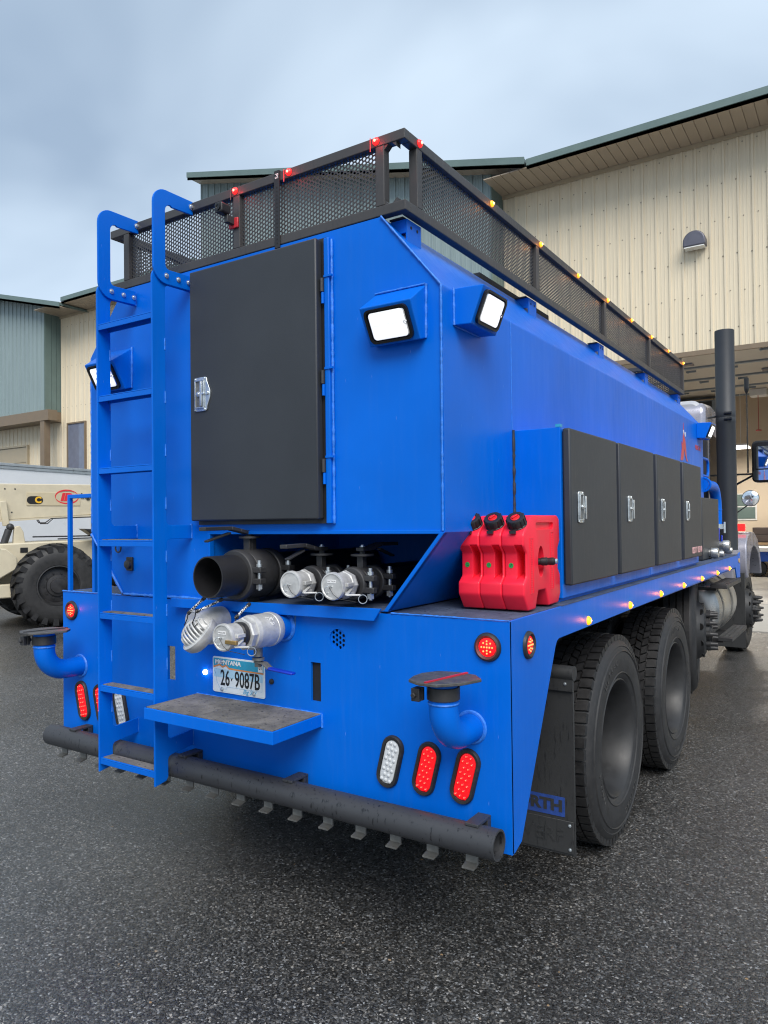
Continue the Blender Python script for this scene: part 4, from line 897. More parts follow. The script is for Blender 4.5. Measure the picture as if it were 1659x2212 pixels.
# strainer outlet to its left
S_ = B().tube([(-1.285, 0, 1.20), (-1.285, -.07, 1.20)], .050, 24).build('strainer_outlet', 'blue_paint', T)
B().ring((-1.285, -.004, 1.20), .054, .007, 'y', 28, 6).build('weld_ring', 'blue_weld', S_)
nS = Vector((-.34, -.66, .67)).normalized(); cS = Vector((-1.283, -.195, 1.160))
B().tube([(-1.285, -.06, 1.20), (-1.285, -.11, 1.198), (-1.283, -.15, 1.185), tuple(cS - nS * .02)], [.056, .060, .062, .066], 24).build('strainer_body', 'cast_aluminium', S_)
B().lathe([(.066, -.045), (.080, -.03), (.084, -.012), (.084, .0), (.078, .003), (.060, .004)], tuple(cS), nS, 40).build('strainer_flange', 'cast_aluminium', S_)
uS = Vector((.837, .5476, 0)); uS = (uS + Vector((0, 0, .95))).normalized(); uS = (uS - nS * uS.dot(nS)).normalized(); wS = nS.cross(uS)
for k in range(9):
    t = -.060 + .015 * k; hw = math.sqrt(max(.0004, .066 ** 2 - t * t)); ht = .052 * math.sqrt(max(.08, 1 - (t / .07) ** 2))
    B().tube([tuple(cS + uS * t + wS * hw * math.cos(a) + nS * (ht * math.sin(a) + .002)) for a in [PI * i / 10 for i in range(11)]], .0042, 6).build('strainer_slat', 'cast_aluminium', S_)
B().tube([tuple(cS + uS * .066 * math.cos(a) + nS * (.053 * math.sin(a) + .002)) for a in [PI * i / 14 for i in range(15)]], .005, 6).build('strainer_rib', 'cast_aluminium', S_)
B().cyl(tuple(cS), .062, -.012, -.004, nS, 28).build('strainer_back', 'underbody', S_)
for a in range(0, 360, 60):
    p = cS + (uS * math.cos(math.radians(a + 20)) + wS * math.sin(math.radians(a + 20))) * .074
    B().lathe([(.0055, .002), (.005, .0055), (0, .007)], tuple(p), nS, 10).build('flange_rivet', 'cast_aluminium', S_)
C_ = B().tube([(-1.40, 0, 1.19), (-1.40, -.05, 1.19)], .042, 20).build('capped_outlet', 'blue_paint', T)
camlock(-1.40, -.115, 1.19, .048, C_)
# bungee cords
for k, (path, lab) in enumerate((([(-1.272, -.165, 1.302), (-1.295, -.185, 1.275), (-1.335, -.20, 1.235)], 'leftmost black and white bungee cord hooked onto the round cap'),
                                 ([(-1.175, -.16, 1.300), (-1.215, -.19, 1.275), (-1.262, -.225, 1.250)], 'bungee cord hooked over the slotted strainer under the pipe mouth'),
                                 ([(-1.055, -.13, 1.285), (-1.058, -.17, 1.26), (-1.045, -.22, 1.238)], 'short bungee cord above the pressure cap and ball valve'))):
    bg_ = empty('bungee_cord', path[-1], lab, 'bungee cord', 'bungee cords on the hose caps')
    B().tube(path, .0052, 8).build('cord', 'bungee_weave', bg_)
    for p, q in ((path[0], path[1]), (path[2], path[1])):
        a = Vector(p); d = (Vector(q) - a).normalized(); w = B()
        w.tube([a + d * t for t in (0, .004, .008, .011, .014, .017)], [.0065, .0085, .007, .0085, .007, .006], 8).build('end_wrap', 'black_plastic', bg_)
    e = Vector(path[2])
    B().tube([e, e + Vector((0, -.004, -.02)), e + Vector((-.012, -.008, -.045)), e + Vector((.004, -.012, -.06)), e + Vector((.02, -.008, -.045))], .0024, 6).build('hook', 'black_gloss', bg_)

# ---- small point lights that belong to the lit marker lamps
def lamp_glow(loc, col, watts, parent, r=.008):
    d = bpy.data.lights.new('lamp_glow', 'POINT'); d.energy = watts; d.color = col; d.shadow_soft_size = r
    o = bpy.data.objects.new('lamp_glow', d); COL.objects.link(o); o.location = loc; attach(o, parent); return o
for o in [o for o in bpy.data.objects if o.name.startswith('side_marker')]: lamp_glow(o.matrix_basis.translation + Vector((.028, 0, 0)), (1, .22, .0), .035, o)
for x, y in ((-.08, -.04), (-2.417, -.04)): lamp_glow((x, y, 1.172), (1, .03, .03), .05, T)
lamp_glow((-1.44, -.03, .951), (.5, .6, 1), .018, T)
# ---- guard rack on the roof: tube frame, perforated panels, marker lamps
RK = empty('guard_rack', (-1.24, 2.4, 2.75), parent=T)
RX0, RX1, RY1, Z0, Z1, ZT0, ZT1 = -2.092, -.388, 4.93, 2.749, 2.787, 3.013, 3.051
BW = .038
def rbar(*a, name='rail'): return B().box(*a).build(name, 'rack_black', RK, sm=0, bevel=.003)
for za, zb in ((Z0, Z1), (ZT0, ZT1)):
    rbar(RX0, RX1, 0, BW, za, zb); rbar(RX0, RX1, RY1 - BW, RY1, za, zb)
    rbar(RX1 - BW, RX1, BW, RY1 - BW, za, zb); rbar(RX0, RX0 + BW, BW, RY1 - BW, za, zb)
for x in (-.518, -1.258, -1.992):
    rbar(x, x + BW, .0005, BW, Z1, ZT0, name='post'); rbar(x, x + BW, RY1 - BW, RY1 - .0005, Z1, ZT0, name='post')
SY = [.090, 1.290, 2.465, 3.640, RY1 - BW]
for y in SY:
    rbar(RX1 - BW, RX1 - .0005, y, y + BW, Z1, ZT0, name='post'); rbar(RX0 + .0005, RX0 + BW, y, y + BW, Z1, ZT0, name='post')
for x0, x1 in ((-1.954, -1.258), (-1.220, -.518)):
    perf(x0, x1, Z1, ZT0, lambda u, v, w: (u, .020 + w, v), .0175, .0064, 'perforated_panel', 'rack_black', RK, depth=.0025)
    perf(x0, x1, Z1, ZT0, lambda u, v, w: (u, RY1 - .02 + w, v), .0175, .0064, 'perforated_panel', 'rack_black', RK, seg=6)
for y0, y1 in zip(SY, SY[1:]):
    perf(y0 + BW, y1, Z1, ZT0, lambda u, v, w: (RX1 - .020 - w, u, v), .0175, .0066, 'perforated_panel', 'rack_black', RK, depth=.0025)
    perf(y0 + BW, y1, Z1, ZT0, lambda u, v, w: (RX0 + .020, u, v), .0175, .0064, 'perforated_panel', 'rack_black', RK, seg=6)
# corner gussets inside the open corner
for z, s in ((ZT0, -1), (Z1, 1)):
    B().prism([(-.480, z), (-.480, z + s * .018), (-.462, z)], 'y', .004, .034).prism([(RX1 - BW - .001, z), (RX1 - BW - .001, z + s * .018), (RX1 - BW - .019, z)], 'y', .004, .034).build('corner_gusset', 'rack_black', RK, sm=0)
# clearance lamps
LR = B().lathe([(.015, 0), (.015, -.003), (.011, -.009), (0, -.012)], (0, 0, 0), 'y', 18).mesh('clearance_lamp', 'lens_red_lit', 50)
LRB = B().ball((0, -.010, 0), .0055, 8, 6).mesh('bulb', 'red_bulb', 60)
LA = B().lathe([(.014, 0), (.014, -.003), (.010, -.009), (0, -.012)], (0, 0, 0), 'y', 18).mesh('clearance_lamp', 'lens_amber_lit', 50)
LAB = B().ball((0, -.010, 0), .0055, 8, 6).mesh('bulb', 'amber_bulb', 60)
for x in (-.513, -.941, -1.242):
    lamp_glow((x, -.035, 3.034), (1, .03, .03), .05, RK)
    M = Matrix.Translation((x, -.001, 3.034)); inst('clearance_lamp', LR, M, RK); inst('lamp_bulb', LRB, M, RK)
    B().tube([(x - .026, -.002, 3.052), (x - .026, -.003, 3.0)], .0022, 6).build('lamp_wire', 'red_bracket' if x > -1 else 'black_plastic', RK)
M = Matrix.Translation((RX1 + .001, .105, 3.034)) @ Matrix.Rotation(PI / 2, 4, 'Z'); inst('clearance_lamp', LR, M, RK); inst('lamp_bulb', LRB, M, RK)
for y in (.747, 1.342, 1.935, 2.523, 3.108, 3.695, 4.28, 4.88):
    lamp_glow((RX1 + .035, y, 3.034), (1, .33, .05), .04, RK)
    M = Matrix.Translation((RX1 + .001, y, 3.034)) @ Matrix.Rotation(PI / 2, 4, 'Z'); inst('clearance_lamp', LA, M, RK); inst('lamp_bulb', LAB, M, RK)
# rubber strap
B().box(-1.018, -.990, -.006, -.001, 2.735, 3.056).box(-1.018, -.990, -.004, .045, 3.0515, 3.056).build('rubber_strap', 'black_plastic', RK, sm=0, bevel=.001)
sh_ = B()
for k in range(15): sh_.cyl((-1.004, -.0062, 2.755 + .0165 * k), .0035, -.0006, .0, 'y', 8)
sh_.build('strap_holes', 'underbody', RK)
text('PS', 'strap_print', 'print_white', (-1.004, -.0066, 3.032), .024, REAR, RK, rot=-PI / 2)
# reversing camera
B().prism(rrect(-1.283, -1.239, 2.918, 2.962, .010), 'y', -.085, -.035).build('rear_camera', 'black_plastic', RK, bevel=.004)
B().lathe([(.014, -.086), (.014, -.090), (.009, -.090), (.007, -.087), (0, -.087)], (-1.261, 0, 2.940), 'y', 18).build('camera_lens', 'black_gloss', RK)
B().box(-1.275, -1.222, -.010, -.001, 2.872, 2.916).build('camera_plate', 'red_bracket', RK, bevel=.003)
B().box(-1.262, -1.240, -.05, -.010, 2.885, 2.917).build('camera_foot', 'black_iron', RK, bevel=.002)
# brackets that carry the rack on the sloping shoulder
for y in (.06, 1.25, 2.43, 3.60, 4.79):
    B().box(-.425, -.419, y, y + .105, 2.64, 2.742).box(-.50, -.425, y, y + .105, 2.736, 2.742).box(-.50, -.425, y, y + .006, 2.69, 2.736).build('rack_bracket', 'blue_paint', T, sm=0, bevel=.0015)
    B().box(-.49, -.43, y - .01, y + .115, 2.7425, 2.7485).build('bracket_pad', 'black_plastic', T, sm=0)
    for k in (0, 1): B().cyl((-.419, y + .03 + .045 * k, 2.715), .006, -.001, .0015, 'x', 10).build('bracket_hole', 'underbody', T)

# ---- storage boxes on the right of the deck
B().box(-.24, -.034, .61, 2.055, 1.283, 1.982).box(-.24, -.034, 2.062, 3.50, 1.283, 1.988).box(-.24, -.05, .62, 3.49, 1.266, 1.283).build('storage_box', 'blue_paint', T, sm=0, bevel=.003)
bead([(-.237, .607, 1.275), (-.237, .607, 1.985)], .007, parent=T, mat='black_iron')
for k, (y0, y1) in enumerate(((.622, 1.285), (1.338, 2.02), (2.10, 2.735), (2.822, 3.436))):
    d = B().box(-.030, .003, y0, y1, 1.336, 1.978).build('storage_door', 'door_black', T, bevel=.007)
    B().box(-.0335, -.0305, y0 + .012, y1 - .012, 1.35, 1.964).build('door_seal', 'black_plastic', d, sm=0)
    place_latch(Matrix.Translation((.0035, (.735, 1.498, 2.215, 2.925)[k], 1.656)) @ SIDE, d, 1.0, k < 2)
    if k == 3: text('USDOT 1033140', 'door_lettering', 'print_pink', (.0042, 3.25, 1.383), .062, SIDE, d, sx=.80, bold=.001)
B().box(-.055, -.035, .612, .64, 1.984, 1.996).build('box_tag', 'plate_teal', T, sm=0)
B().box(-.08, .002, .5, 5.2, 1.2655, 1.2685).build('deck_strip', 'deck_top', T, sm=0)

# ---- left guard frame
B().box(-2.487, -2.467, .02, .04, 1.266, 1.765).box(-2.467, -2.282, .02, .04, 1.745, 1.765).box(-2.282, -2.262, .02, .04, 1.266, 1.765).build('guard_frame', 'blue_paint', T, sm=0, bevel=.002)
B().box(-2.47, -2.27, .3, .5, 1.36, 1.366).build('hose_tray', 'blue_paint', T, sm=0)
# ---- trailer socket and small ring on the left of the rear face
sk_ = B().prism(rrect(-1.973, -1.930, 1.385, 1.450, .004), 'y', -.012, -.001).build('trailer_socket', 'black_plastic', T, bevel=.002)
B().lathe([(.020, -.012), (.020, -.026), (.014, -.028), (0, -.029)], (-1.951, 0, 1.415), 'y', 20).build('socket_cover', 'black_iron', sk_)
B().ring((-2.02, -.02, 1.492), .020, .004, 'y', 20, 6).build('tow_ring', 'black_iron', T)
# ---- front of the deck: control box, elbow, grab handle, valves
B().box(-.30, -.10, 4.05, 4.83, 1.27, 1.775).build('control_box', 'door_black', T, bevel=.006)
B().tube([(-.245, 4.95, 1.915), (-.245, 5.42, 1.915)] + [(-.245, 5.42 + .22 * math.sin(math.radians(a)), 1.695 + .22 * math.cos(math.radians(a))) for a in range(10, 91, 10)] + [(-.245, 5.64, 1.55)], .050, 18).ring((-.245, 4.955, 1.915), .062, .010, 'y', 24, 6).ring((-.245, 5.64, 1.69), .051, .004, 'z', 20, 6).build('fill_elbow', 'blue_paint', T)
B().tube([(-.25, 4.95, 2.16), (-.25, 5.20, 2.16), (-.25, 5.24, 2.13), (-.25, 5.24, 2.04), (-.25, 5.20, 2.0), (-.25, 4.95, 2.0)], .013, 10).build('grab_handle', 'blue_paint', T)
B().cyl((-.245, 5.64, 1.5), .062, 0, .05, 'z', 16).cyl((-.175, 5.64, 1.52), .012, -.06, .05, 'z', 8).build('pipe_coupling', 'zinc', T)
for i, (y, z, r, l) in enumerate(((4.35, 1.318, .042, .19), (4.62, 1.30, .026, .13), (4.95, 1.36, .046, .20), (5.1, 1.31, .028, .16))):
    v = B().lathe([(r * .8, -l), (r, -l + .01), (r, -.09), (r * .82, -.085), (r * .82, -.06), (r * 1.05, -.055), (r * 1.05, -.01), (r * .9, 0), (r * .6, 0), (r * .6, -.02), (0, -.02)], (-.03, y, z), 'x', 16).build('outlet_valve', 'brushed_steel', T)
    B().bar((-.12, y, z + r), (-.12, y + .02, z + r + .11), .02, .012, up=(1, 0, 0)).build('valve_handle', 'blue_handle', v, bevel=.003)

# ---- fuel tank, steps, front fender, cab
ft = B().lathe([(0, 4.60), (.20, 4.605), (.28, 4.62), (.306, 4.645), (.312, 4.66), (.312, 5.66), (.30, 5.69), (0, 5.70)], (-.39, 0, .80), 'y', 40).build('fuel_tank', 'fuel_tank_alu', T)
for y in (4.86, 5.38): B().lathe([(.3125, y - .025), (.318, y - .025), (.318, y + .025), (.3125, y + .025)], (-.39, 0, .80), 'y', 40, closed=True).build('tank_strap', 'galvanised', ft)
for z, y0, y1, x0, x1 in ((1.055, 4.35, 5.15, -.10, .03), (.575, 4.65, 5.55, -.10, .02)):
    st_ = B().box(x0, x1, y0, y1, z - .035, z).build('cab_step', 'black_iron', T, bevel=.004); g_ = B()
    for k in range(12): 
        for j in range(3): g_.box(x0 + .01 + j * .038, x0 + .038 + j * .038, y0 + .04 + k * (y1 - y0 - .08) / 12, y0 + .08 + k * (y1 - y0 - .08) / 12, z + .0005, z + .005)
    tag(g_.build('step_cleats', 'step_grit', st_, sm=0), kind='stuff')
    B().box(-.35, -.07, y0 + .1, y0 + .13, z - .06, z - .036).build('step_bracket', 'black_iron', st_, sm=0); B().box(-.35, -.07, y1 - .13, y1 - .1, z - .06, z - .036).build('step_bracket', 'black_iron', st_, sm=0)
B().box(-.62, -.14, 6.72, 6.735, .17, 1.0).build('fender_flap', 'flap_black', T, bevel=.002)
fa = [(y + .18, z) for y, z in [(6.72, .93), (6.66, 1.05), (6.64, 1.2), (6.68, 1.33), (6.80, 1.41), (7.0, 1.445), (7.35, 1.44), (7.65, 1.36), (7.85, 1.22), (7.98, 1.05), (8.03, .90), (8.0, .90), (7.93, 1.03), (7.8, 1.16), (7.6, 1.25), (7.35, 1.28), (7.1, 1.24), (6.95, 1.13), (6.86, 1.0), (6.82, .93)]]
B().prism(fa, 'x', -.55, -.13).build('fender', 'cab_silver', T, bevel=.02, sm=45)
B().prism([(6.3, .95), (6.84, .95), (6.80, 1.28), (6.3, 1.28)], 'x', -.5, -.2).build('fender_skirt', 'cab_silver', T, bevel=.01)
tl = B().prism(rrect(-.26, -.165, 1.457, 1.54, .01), 'y', 7.0, 7.06).build('fender_lamp', 'lens_red_lit', T, bevel=.004)
cab_ = B().prism([(5.78, .95), (7.5, .95), (7.62, 1.55), (7.35, 1.62), (7.15, 2.55), (6.9, 2.74), (6.2, 2.82), (5.85, 2.80), (5.78, 2.72)], 'x', -2.14, -.36).build('cab', 'cab_silver', T, bevel=.05, sm=45)
B().prism([(7.4, .95), (8.95, .95), (9.0, 1.35), (8.7, 1.62), (7.4, 1.78)], 'x', -2.0, -.55).build('hood', 'cab_silver', T, bevel=.05, sm=45)
B().box(-1.9, -.55, 5.765, 5.778, 1.75, 2.45).build('rear_window', 'glass_dark', cab_, sm=0)
B().prism([(6.0, 1.7), (7.2, 1.7), (7.05, 2.45), (6.0, 2.5)], 'x', -.3595, -.354).build('side_window', 'glass_dark', cab_, sm=0)
B().prism(rrect(-.98, -.40, 2.60, 2.83, .10), 'y', 5.82, 6.25).build('roof_pod', 'roof_grey', T, bevel=.04, sm=45)
B().box(-1.9, -.32, 5.55, 5.74, 1.1, 1.5).build('air_tank', 'underbody', T, bevel=.02)
EXH = B().lathe([(.08, 3.1), (.087, 3.54), (.091, 3.548), (.094, 3.545), (.094, 2.71), (.0965, 2.705), (.0965, 2.65), (.094, 2.645), (.0965, 2.64), (.0965, 2.59), (.094, 2.585), (.094, 1.28)], (-.20, 6.02, 0), 'z', 30).build('exhaust_stack', 'door_black', T)
B().tube([(-.29, 5.99, 2.66), (-.34, 5.95, 2.65), (-.5, 5.9, 2.63)], .009, 6).cyl((-.16, 5.925, 2.68), .016, -.04, .03, 'x', 10).cyl((-.16, 5.925, 2.62), .016, -.04, .03, 'x', 10).build('stack_bracket', 'black_gloss', EXH)
B().tube([(-.37, 5.62, 1.2), (-.37, 5.62, 2.05)], .03, 10).cyl((-.37, 5.62, 2.06), .05, -.02, .02, 'z', 12).build('intake_pipe', 'black_iron', T)
B().box(-.34, -.30, 5.50, 5.56, 1.3, 2.42).build('cab_guard_post', 'black_iron', T, sm=0)
# mirrors and antenna
MR = B().prism(rrect(-.075, .20, 2.005, 2.475, .05), 'y', 6.95, 7.08).build('side_mirror', 'black_gloss', T, bevel=.02)
B().prism(rrect(-.03, .18, 2.16, 2.41, .012), 'y', 6.938, 6.946).build('mirror_glass', 'mirror_glass', MR)
B().prism(rrect(-.06, .185, 2.03, 2.145, .03), 'y', 6.934, 6.946).build('mirror_glass', 'mirror_glass', MR)
B().bar((-.36, 7.0, 2.105), (-.07, 7.0, 2.105), .03, .02).bar((-.36, 7.02, 1.93), (-.07, 7.02, 2.09), .022, .022).build('mirror_arm', 'black_gloss', MR)
B().tube([(-.12, 7.0, 2.12), (-.12, 7.0, 2.17)], [.012, .008], 8).tube([(-.12, 7.0, 2.17), (-.12, 7.0, 2.80), (-.12, 7.0, 3.03)], [.009, .006, .006], 8).lathe([(.006, 3.02), (.024, 3.06), (.026, 3.08), (.026, 3.20), (0, 3.205)], (-.12, 7.0, 0), 'z', 12).build('antenna', 'black_gloss', T)
RM = B().lathe([(.0, .03), (.08, .025), (.108, .0), (.108, -.012), (.103, -.012)], (-.29, 8.6, 1.87), 'y', 30).build('round_mirror', 'black_gloss', T)
B().lathe([(.104, -.010), (.08, -.026), (.05, -.036), (.02, -.041), (0, -.042)], (-.29, 8.6, 1.87), 'y', 30).build('mirror_glass', 'mirror_glass', RM, sm=80)
B().bar((-.30, 8.62, 1.80), (-.62, 8.5, 1.55), .015, .015).build('mirror_arm', 'black_gloss', RM)

# ================================================================ three red fuel cans on the deck
def can_profile(notch):
    return [(.245, 1.272), (.212, 1.318), (.205, 1.33), (.205, 1.372), (.205 + notch, 1.396), (.205 + notch, 1.482), (.205, 1.510), (.205, 1.548), (.215, 1.562), (.285, 1.618), (.30, 1.622),
            (.552, 1.622), (.575, 1.606), (.578, 1.52), (.555, 1.49), (.555, 1.412), (.578, 1.385), (.580, 1.31), (.555, 1.274), (.452, 1.272), (.437, 1.31), (.420, 1.338), (.345, 1.338), (.330, 1.31), (.315, 1.272)]
CANLAB = ('red plastic fuel can against the blue tank wall, leftmost of three', 'red plastic fuel can in the middle of three', 'red plastic fuel can with the lock knob, outermost of three on the deck')
for i in range(3):
    x0 = -.2985 + .0895 * i; x1 = x0 + .0885
    fc = empty('fuel_can', ((x0 + x1) / 2, .39, 1.268), CANLAB[i], 'fuel can', 'red fuel cans on the deck')
    body = B().prism(can_profile(.030), 'x', x0, x1).build('body', 'red_plastic', fc, sm=0)
    cuts = [B().prism([(.19, 1.375), (.30, 1.405), (.30, 1.478), (.19, 1.52)], 'x', x0 + .050, x1 - .008)]
    if i == 2:
        cuts += [B().prism([(.372 + .030 * math.cos(t), 1.447 + .058 * math.sin(t)) for t in [2 * PI * k / 24 for k in range(24)]], 'x', x1 - .05, x1 + .02),
                 B().prism(rrect(.325, .505, 1.568, 1.594, .008), 'x', x1 - .010, x1 + .02)]
    bv = body.modifiers.new('bevel', 'BEVEL'); bv.width = .0065; bv.segments = 3; bv.limit_method = 'ANGLE'; bv.angle_limit = math.radians(20)
    cut(body, cuts)
    bv = body.modifiers.new('bevel', 'BEVEL'); bv.width = .002; bv.segments = 2; bv.limit_method = 'ANGLE'; bv.angle_limit = math.radians(50)
    xc = x0 + .048; ax = Vector((0, -.62, .78)).normalized(); c0 = Vector((xc, .247, 1.586))
    cp = B(); rp_ = []
    for k in range(24): pass
    cp.lathe([(.034, -.006), (.037, -.004), (.037, .004), (.034, .006), (.034, .034), (.032, .037), (.020, .037), (.019, .034), (0, .034)], tuple(c0), ax, 30)
    cap = cp.build('cap', 'black_plastic', fc)
    u = ax.orthogonal().normalized(); w = ax.cross(u); rb = B()
    for k in range(12):
        t = 2 * PI * k / 12; d = u * math.cos(t) + w * math.sin(t)
        rb.bar(tuple(c0 + d * .0345 + ax * .006), tuple(c0 + d * .0345 + ax * .034), .004, .004, up=tuple(d))
    rb.box(xc - .012, xc + .012, .196, .206, 1.555, 1.566).build('cap_ridge', 'black_plastic', cap, sm=0)
    B().lathe([(.0175, .034), (.0175, .037), (0, .038)], tuple(c0), ax, 20).bar(tuple(c0 + ax * .040 - u * .012), tuple(c0 + ax * .040 + u * .012), .007, .008, up=tuple(ax)).build('cap_button', 'red_plastic_cap', cap, bevel=.001)
    sx_ = x0 + .026
    stk = B().cyl((sx_, .2342, 1.437), .0095, -.0008, .0, 'y', 20).build('sticker', 'green_sticker', fc)
    text('17', 'sticker_number', 'print_black', (sx_, .2330, 1.437), .012, REAR, fc, ext=.0002, rot=(-1.5, .6, .35)[i])
    if i == 2:
        for y0, z0, z1 in ((.262, 1.335, 1.535), (.470, 1.335, 1.555)):
            p = B().box(x1 - .001, x1 + .0016, y0, y0 + .003, z0, z1).box(x1 - .001, x1 + .0016, y0 + .030, y0 + .033, z0, z1).box(x1 - .001, x1 + .0016, y0, y0 + .033, z0 - .003, z0).box(x1 - .001, x1 + .0016, y0, y0 + .033, z1, z1 + .003)
            for k in range(int((z1 - z0) / .0085)): p.box(x1 - .001, x1 + .0013, y0 + .007, y0 + .026 - random.random() * .006, z0 + .004 + k * .0085, z0 + .0075 + k * .0085)
            p.build('embossed_panel', 'red_plastic', fc, sm=0)
        B().lathe([(0, -.03), (.013, -.03), (.013, .012), (.0155, .014), (.0155, .034), (.0135, .036), (.0135, .042), (.0145, .044), (.0145, .060), (.010, .064), (.010, .068), (0, .069)], (x1 - .01, .366, 1.446), (.98, .2, .03), 18).build('lock_knob', 'black_plastic', fc)
        B().cyl((x1 - .01, .366, 1.446), .0105, .066, .074, (.98, .2, .03), 10).build('lock_cylinder', 'chrome', fc)

# ================================================================ telehandler at the left
TH = Matrix.Translation((-9.69, 4.65, 0)) @ Matrix.Rotation(-math.radians(20), 4, 'Z')
tele = empty('telehandler', (-9.9, 4.9, 0), 'cream telehandler with a long boom and big lugged tyres', 'telehandler')
# local frame: x to the right (towards the photographer), y forward along the machine
def LB(b, name, mat, parent=None, **k): return b.xform(TH).build(name, mat, parent or tele, **k)
RT = .665
def big_tyre():
    b = B().lathe([(.31, -.04), (.33, -.01), (.40, .0), (.50, -.005), (.56, -.03), (.60, -.07), (.615, -.12), (.615, -.24), (.60, -.29), (.56, -.33), (.50, -.355), (.40, -.36), (.33, -.35), (.31, -.32)], (0, 0, 0), 'x', 56, caps=False)
    l = B(); n_ = 22
    for i in range(n_):
        for s, off in ((0, 0.), (1, .5)):
            a = (i + off) * 2 * PI / n_; P_ = []
            xa, xb = ((-.012, -.20) if s == 0 else (-.348, -.16))
            for r_out in (0, 1):
                for (x, da, rr) in ((xa, 0., .575), (xa, .14, .575), (xb, .30, .62), (xb, .17, .62)):
                    r_ = rr + (.05 if r_out else -.05)
                    if r_out and x == xa: r_ = .63
                    P_.append((x, r_ * math.cos(a + da), r_ * math.sin(a + da)))
            l.add(P_, [(0, 3, 2, 1), (4, 5, 6, 7), (0, 1, 5, 4), (1, 2, 6, 5), (2, 3, 7, 6), (3, 0, 4, 7)])
    return b.mesh('tyre', 'rubber', 35), l.mesh('tread_lugs', 'rubber_tread', 0)
BT, BL = big_tyre()
BR = B().lathe([(.31, -.31), (.315, -.045), (.325, -.02), (.305, -.015), (.295, -.04), (.28, -.09), (.27, -.12), (.24, -.11), (.17, -.10), (.165, -.07), (.12, -.06), (.115, -.03), (.06, -.02), (0, -.02)], (0, 0, 0), 'x', 40, caps=False).mesh('rim', 'rim_black', 30)
TN = B().cyl((0, 0, 0), .016, 0, .02, 'x', 6).mesh('lug_nut', 'rim_black', 30)
for lx, ly in ((0., 0.), (0., 3.1), (-2.25, 0.), (-2.25, 3.1)):
    M = TH @ Matrix.Translation((lx, ly, RT)) @ (Matrix.Rotation(PI, 4, 'Z') if lx < 0 else Matrix())
    r_ = inst('wheel', BR, M, tele); inst('tyre', BT, M, r_); inst('tread_lugs', BL, M, r_)
    if lx == 0 and ly == 0:
        for k in range(10): inst('lug_nut', TN, M @ Matrix.Translation((-.105, .2 * math.cos(k * PI / 5), .2 * math.sin(k * PI / 5))), r_)
LB(B().tube([(-2.1, 0, RT), (-.2, 0, RT)], .12, 12), 'axle', 'cream_paint'); LB(B().tube([(-2.1, 3.1, RT), (-.2, 3.1, RT)], .12, 12), 'axle', 'cream_paint')
LB(B().prism([(-1.9, .62), (-1.9, 1.31), (.2, 1.36), (4.2, 1.36), (4.2, .85), (1.0, .75), (-.6, .7)], 'x', -1.75, -.46), 'body', 'cream_paint', bevel=.02)
LB(B().prism([(-1.6, .72), (-1.6, 1.27), (-.72, 1.27), (-.56, 1.12), (-.56, .95), (-.95, .72)], 'x', -.458, -.18), 'side_box', 'cream_paint', bevel=.02)
LB(B().box(-.44, -.20, -1.3, -.62, .50, .715), 'step_box', 'cream_paint', bevel=.02)
LB(B().prism([(-1.6, 1.275), (-.80, 1.275), (-1.02, 1.06), (-1.6, 1.0)], 'x', -.178, -.168), 'cover_plate', 'cream_paint', bevel=.004)
LB(B().box(-.459, -.452, -.47, -.36, 1.19, 1.27), 'side_decal', 'print_black', sm=0)
LB(B().tube([(-.16, -1.6, .98), (-.16, -1.1, 1.03), (-.2, -.75, 1.03), (-.4, -.5, .98)], .016, 6), 'drape_hose', 'black_plastic')
bm_ = LB(B().prism([(-1.2, 1.68), (-1.2, 2.30), (6.2, 2.37), (6.2, 2.0), (.7, 1.797)], 'x', -1.38, -.80), 'boom', 'cream_paint', bevel=.012)
LB(B().box(-.799, -.788, -.31, .53, 1.95, 2.17), 'boom_plate', 'cream_plate', bm_, bevel=.003)
LB(B().prism([(-1.2, 1.655), (-1.2, 1.679), (.7, 1.796), (6.2, 1.999), (6.2, 1.97), (.7, 1.77)], 'x', -.82, -.775), 'boom_flange', 'cream_paint', bm_, sm=0)
LB(B().tube([(-.77, -.16, 1.715), (-.77, -.13, 1.665), (-.77, -.03, 1.665), (-.77, .06, 1.735), (-.77, 3.4, 1.86)], .009, 6), 'hydraulic_hose', 'black_plastic')
LB(B().tube([(-.75, -.14, 1.715), (-.75, -.11, 1.65), (-.75, .0, 1.65), (-.75, .09, 1.735), (-.75, 3.4, 1.85)], .008, 6), 'hydraulic_hose', 'black_plastic')
LB(B().bar((-.76, -.62, 1.62), (-.76, -.67, 2.02), .07, .10), 'boom_bracket', 'cream_paint', bevel=.01)
LB(B().prism([(-.55, 1.3), (-.37, 1.3), (-.40, 1.52), (-.455, 1.62), (-.53, 1.60)], 'x', -.70, -.56), 'pivot_lug', 'cream_paint', bevel=.01)
LB(B().tube([(-.60, -.70, 1.28), (-.60, -.61, 1.56)], .055, 14).ball((-.60, -.59, 1.60), .06, 10, 6), 'lift_cylinder', 'black_iron')
LB(B().tube([(-.30, -.32, 1.44), (-.30, 2.4, 1.44)], .011, 6), 'fuel_line', 'black_plastic'); LB(B().tube([(-.28, .05, 1.40), (-.28, 2.2, 1.42)], .010, 6), 'fuel_line', 'black_plastic')
LB(B().prism([(.42, 1.56), (.75, 1.54), (.75, 1.36), (.62, 1.42)], 'x', -.5, -.15), 'front_fender', 'black_plastic', bevel=.01)
cb = LB(B().prism([(1.1, .82), (2.35, .82), (2.45, 1.5), (2.2, 2.55), (1.15, 2.55)], 'x', -2.28, -1.46), 'cab', 'cream_paint', bevel=.03)
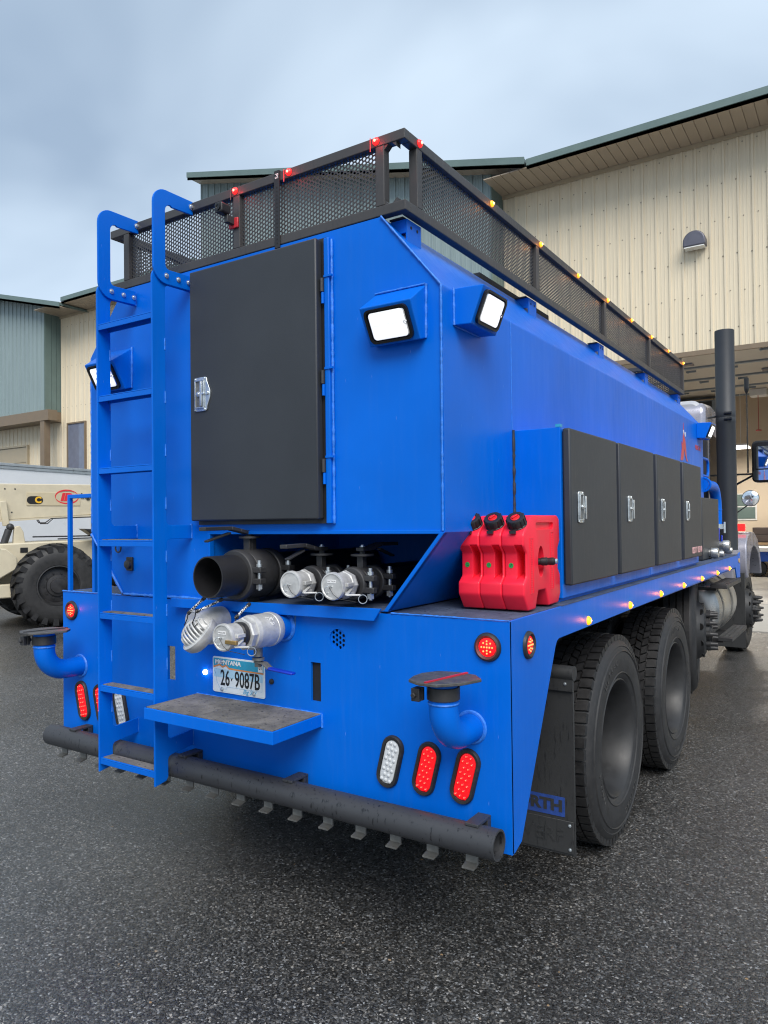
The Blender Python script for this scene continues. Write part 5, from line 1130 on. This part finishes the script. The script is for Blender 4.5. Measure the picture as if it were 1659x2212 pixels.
LB(B().prism([(1.2, 1.45), (2.33, 1.45), (2.12, 2.42), (1.22, 2.42)], 'x', -1.458, -1.45), 'cab_window', 'glass_dark', cb, sm=0)
LB(B().box(-2.2, -1.54, 1.085, 1.095, 1.5, 2.42), 'cab_window', 'glass_dark', cb, sm=0)
def LT(body, name, mat, loc, size, **k): return text(body, name, mat, (0, 0, 0), size, TH @ Matrix.Translation(loc) @ SIDE, bm_, **k)
LT('IR', 'boom_logo', 'print_red', (-.785, .305, 2.09), .175, shear=.2, bold=.011, sx=1.25)
ov = B()
for k in range(36):
    t0, t1 = math.radians(20 + k * 9.4), math.radians(20 + (k + 1) * 9.4); q = lambda t, e: (.317 + (.185 + e) * math.cos(t), 2.10 + (.112 + e * .8) * math.sin(t)); wdt = .003 + .012 * abs(math.sin(k / 36 * PI * 2))
    a, b_, c, d = q(t0, -wdt), q(t1, -wdt), q(t1, wdt), q(t0, wdt)
    ov.add([(-.786, *a), (-.786, *b_), (-.786, *c), (-.786, *d)], [(0, 1, 2, 3)])
LB(ov, 'logo_ring', 'print_red', bm_, sm=0)
LT('Ingersoll', 'boom_lettering', 'print_black', (-.785, .54, 2.115), .125, align='LEFT', bold=.004)
LB(B().prism([(y - .183, z + 2.04) for z, y in stadium(.066, .058)], 'x', -.7879, -.785), 'section_badge', 'print_black', bm_, sm=0)
LT('C', 'badge_letter', 'yellow_print', (-.7845, -.135, 2.04), .14, bold=.007)
for y, z in ((-.63, 2.22), (-.48, 2.22), (-.68, 1.84), (-.53, 1.84)): LB(B().cyl((-.80, y, z), .012, 0, .006, 'x', 10), 'boom_bolt', 'black_iron', bm_)

# ================================================================ white box trailer behind it
TRM = Matrix.Translation((-14.86, 7.8, 0)) @ Matrix.Rotation(math.radians(8.1), 4, 'Z')
bt = empty('box_trailer', (-14.86, 7.8, 0), 'plain white box trailer parked behind the telehandler', 'trailer')
def TB(b, name, mat, **k): return b.xform(TRM).build(name, mat, bt, **k)
TB(B().box(-2.4, 0, -9, 3.6, .55, 2.96), 'box', 'trailer_white', bevel=.02)
TB(B().box(-.02, .03, -9, 3.6, 2.94, 3.0), 'top_rail', 'trailer_rail', sm=0, bevel=.006); TB(B().box(-.02, .018, -9, 3.6, 2.87, 2.935), 'top_rail', 'trailer_rail', sm=0, bevel=.006)
TB(B().box(-.02, .03, -9, 3.6, .5, .62), 'bottom_rail', 'trailer_rail', sm=0)
for y in (1.2, 2.4): TB(B().lathe([(.1, -.25), (.48, -.25), (.51, -.2), (.51, -.04), (.48, 0), (.28, .0), (.25, -.06), (0, -.06)], (-.1, y, .51), 'x', 28), 'wheel', 'rubber')
TB(B().box(-.5, -.35, -7.5, -7.35, .01, .55), 'landing_leg', 'galvanised', sm=0)
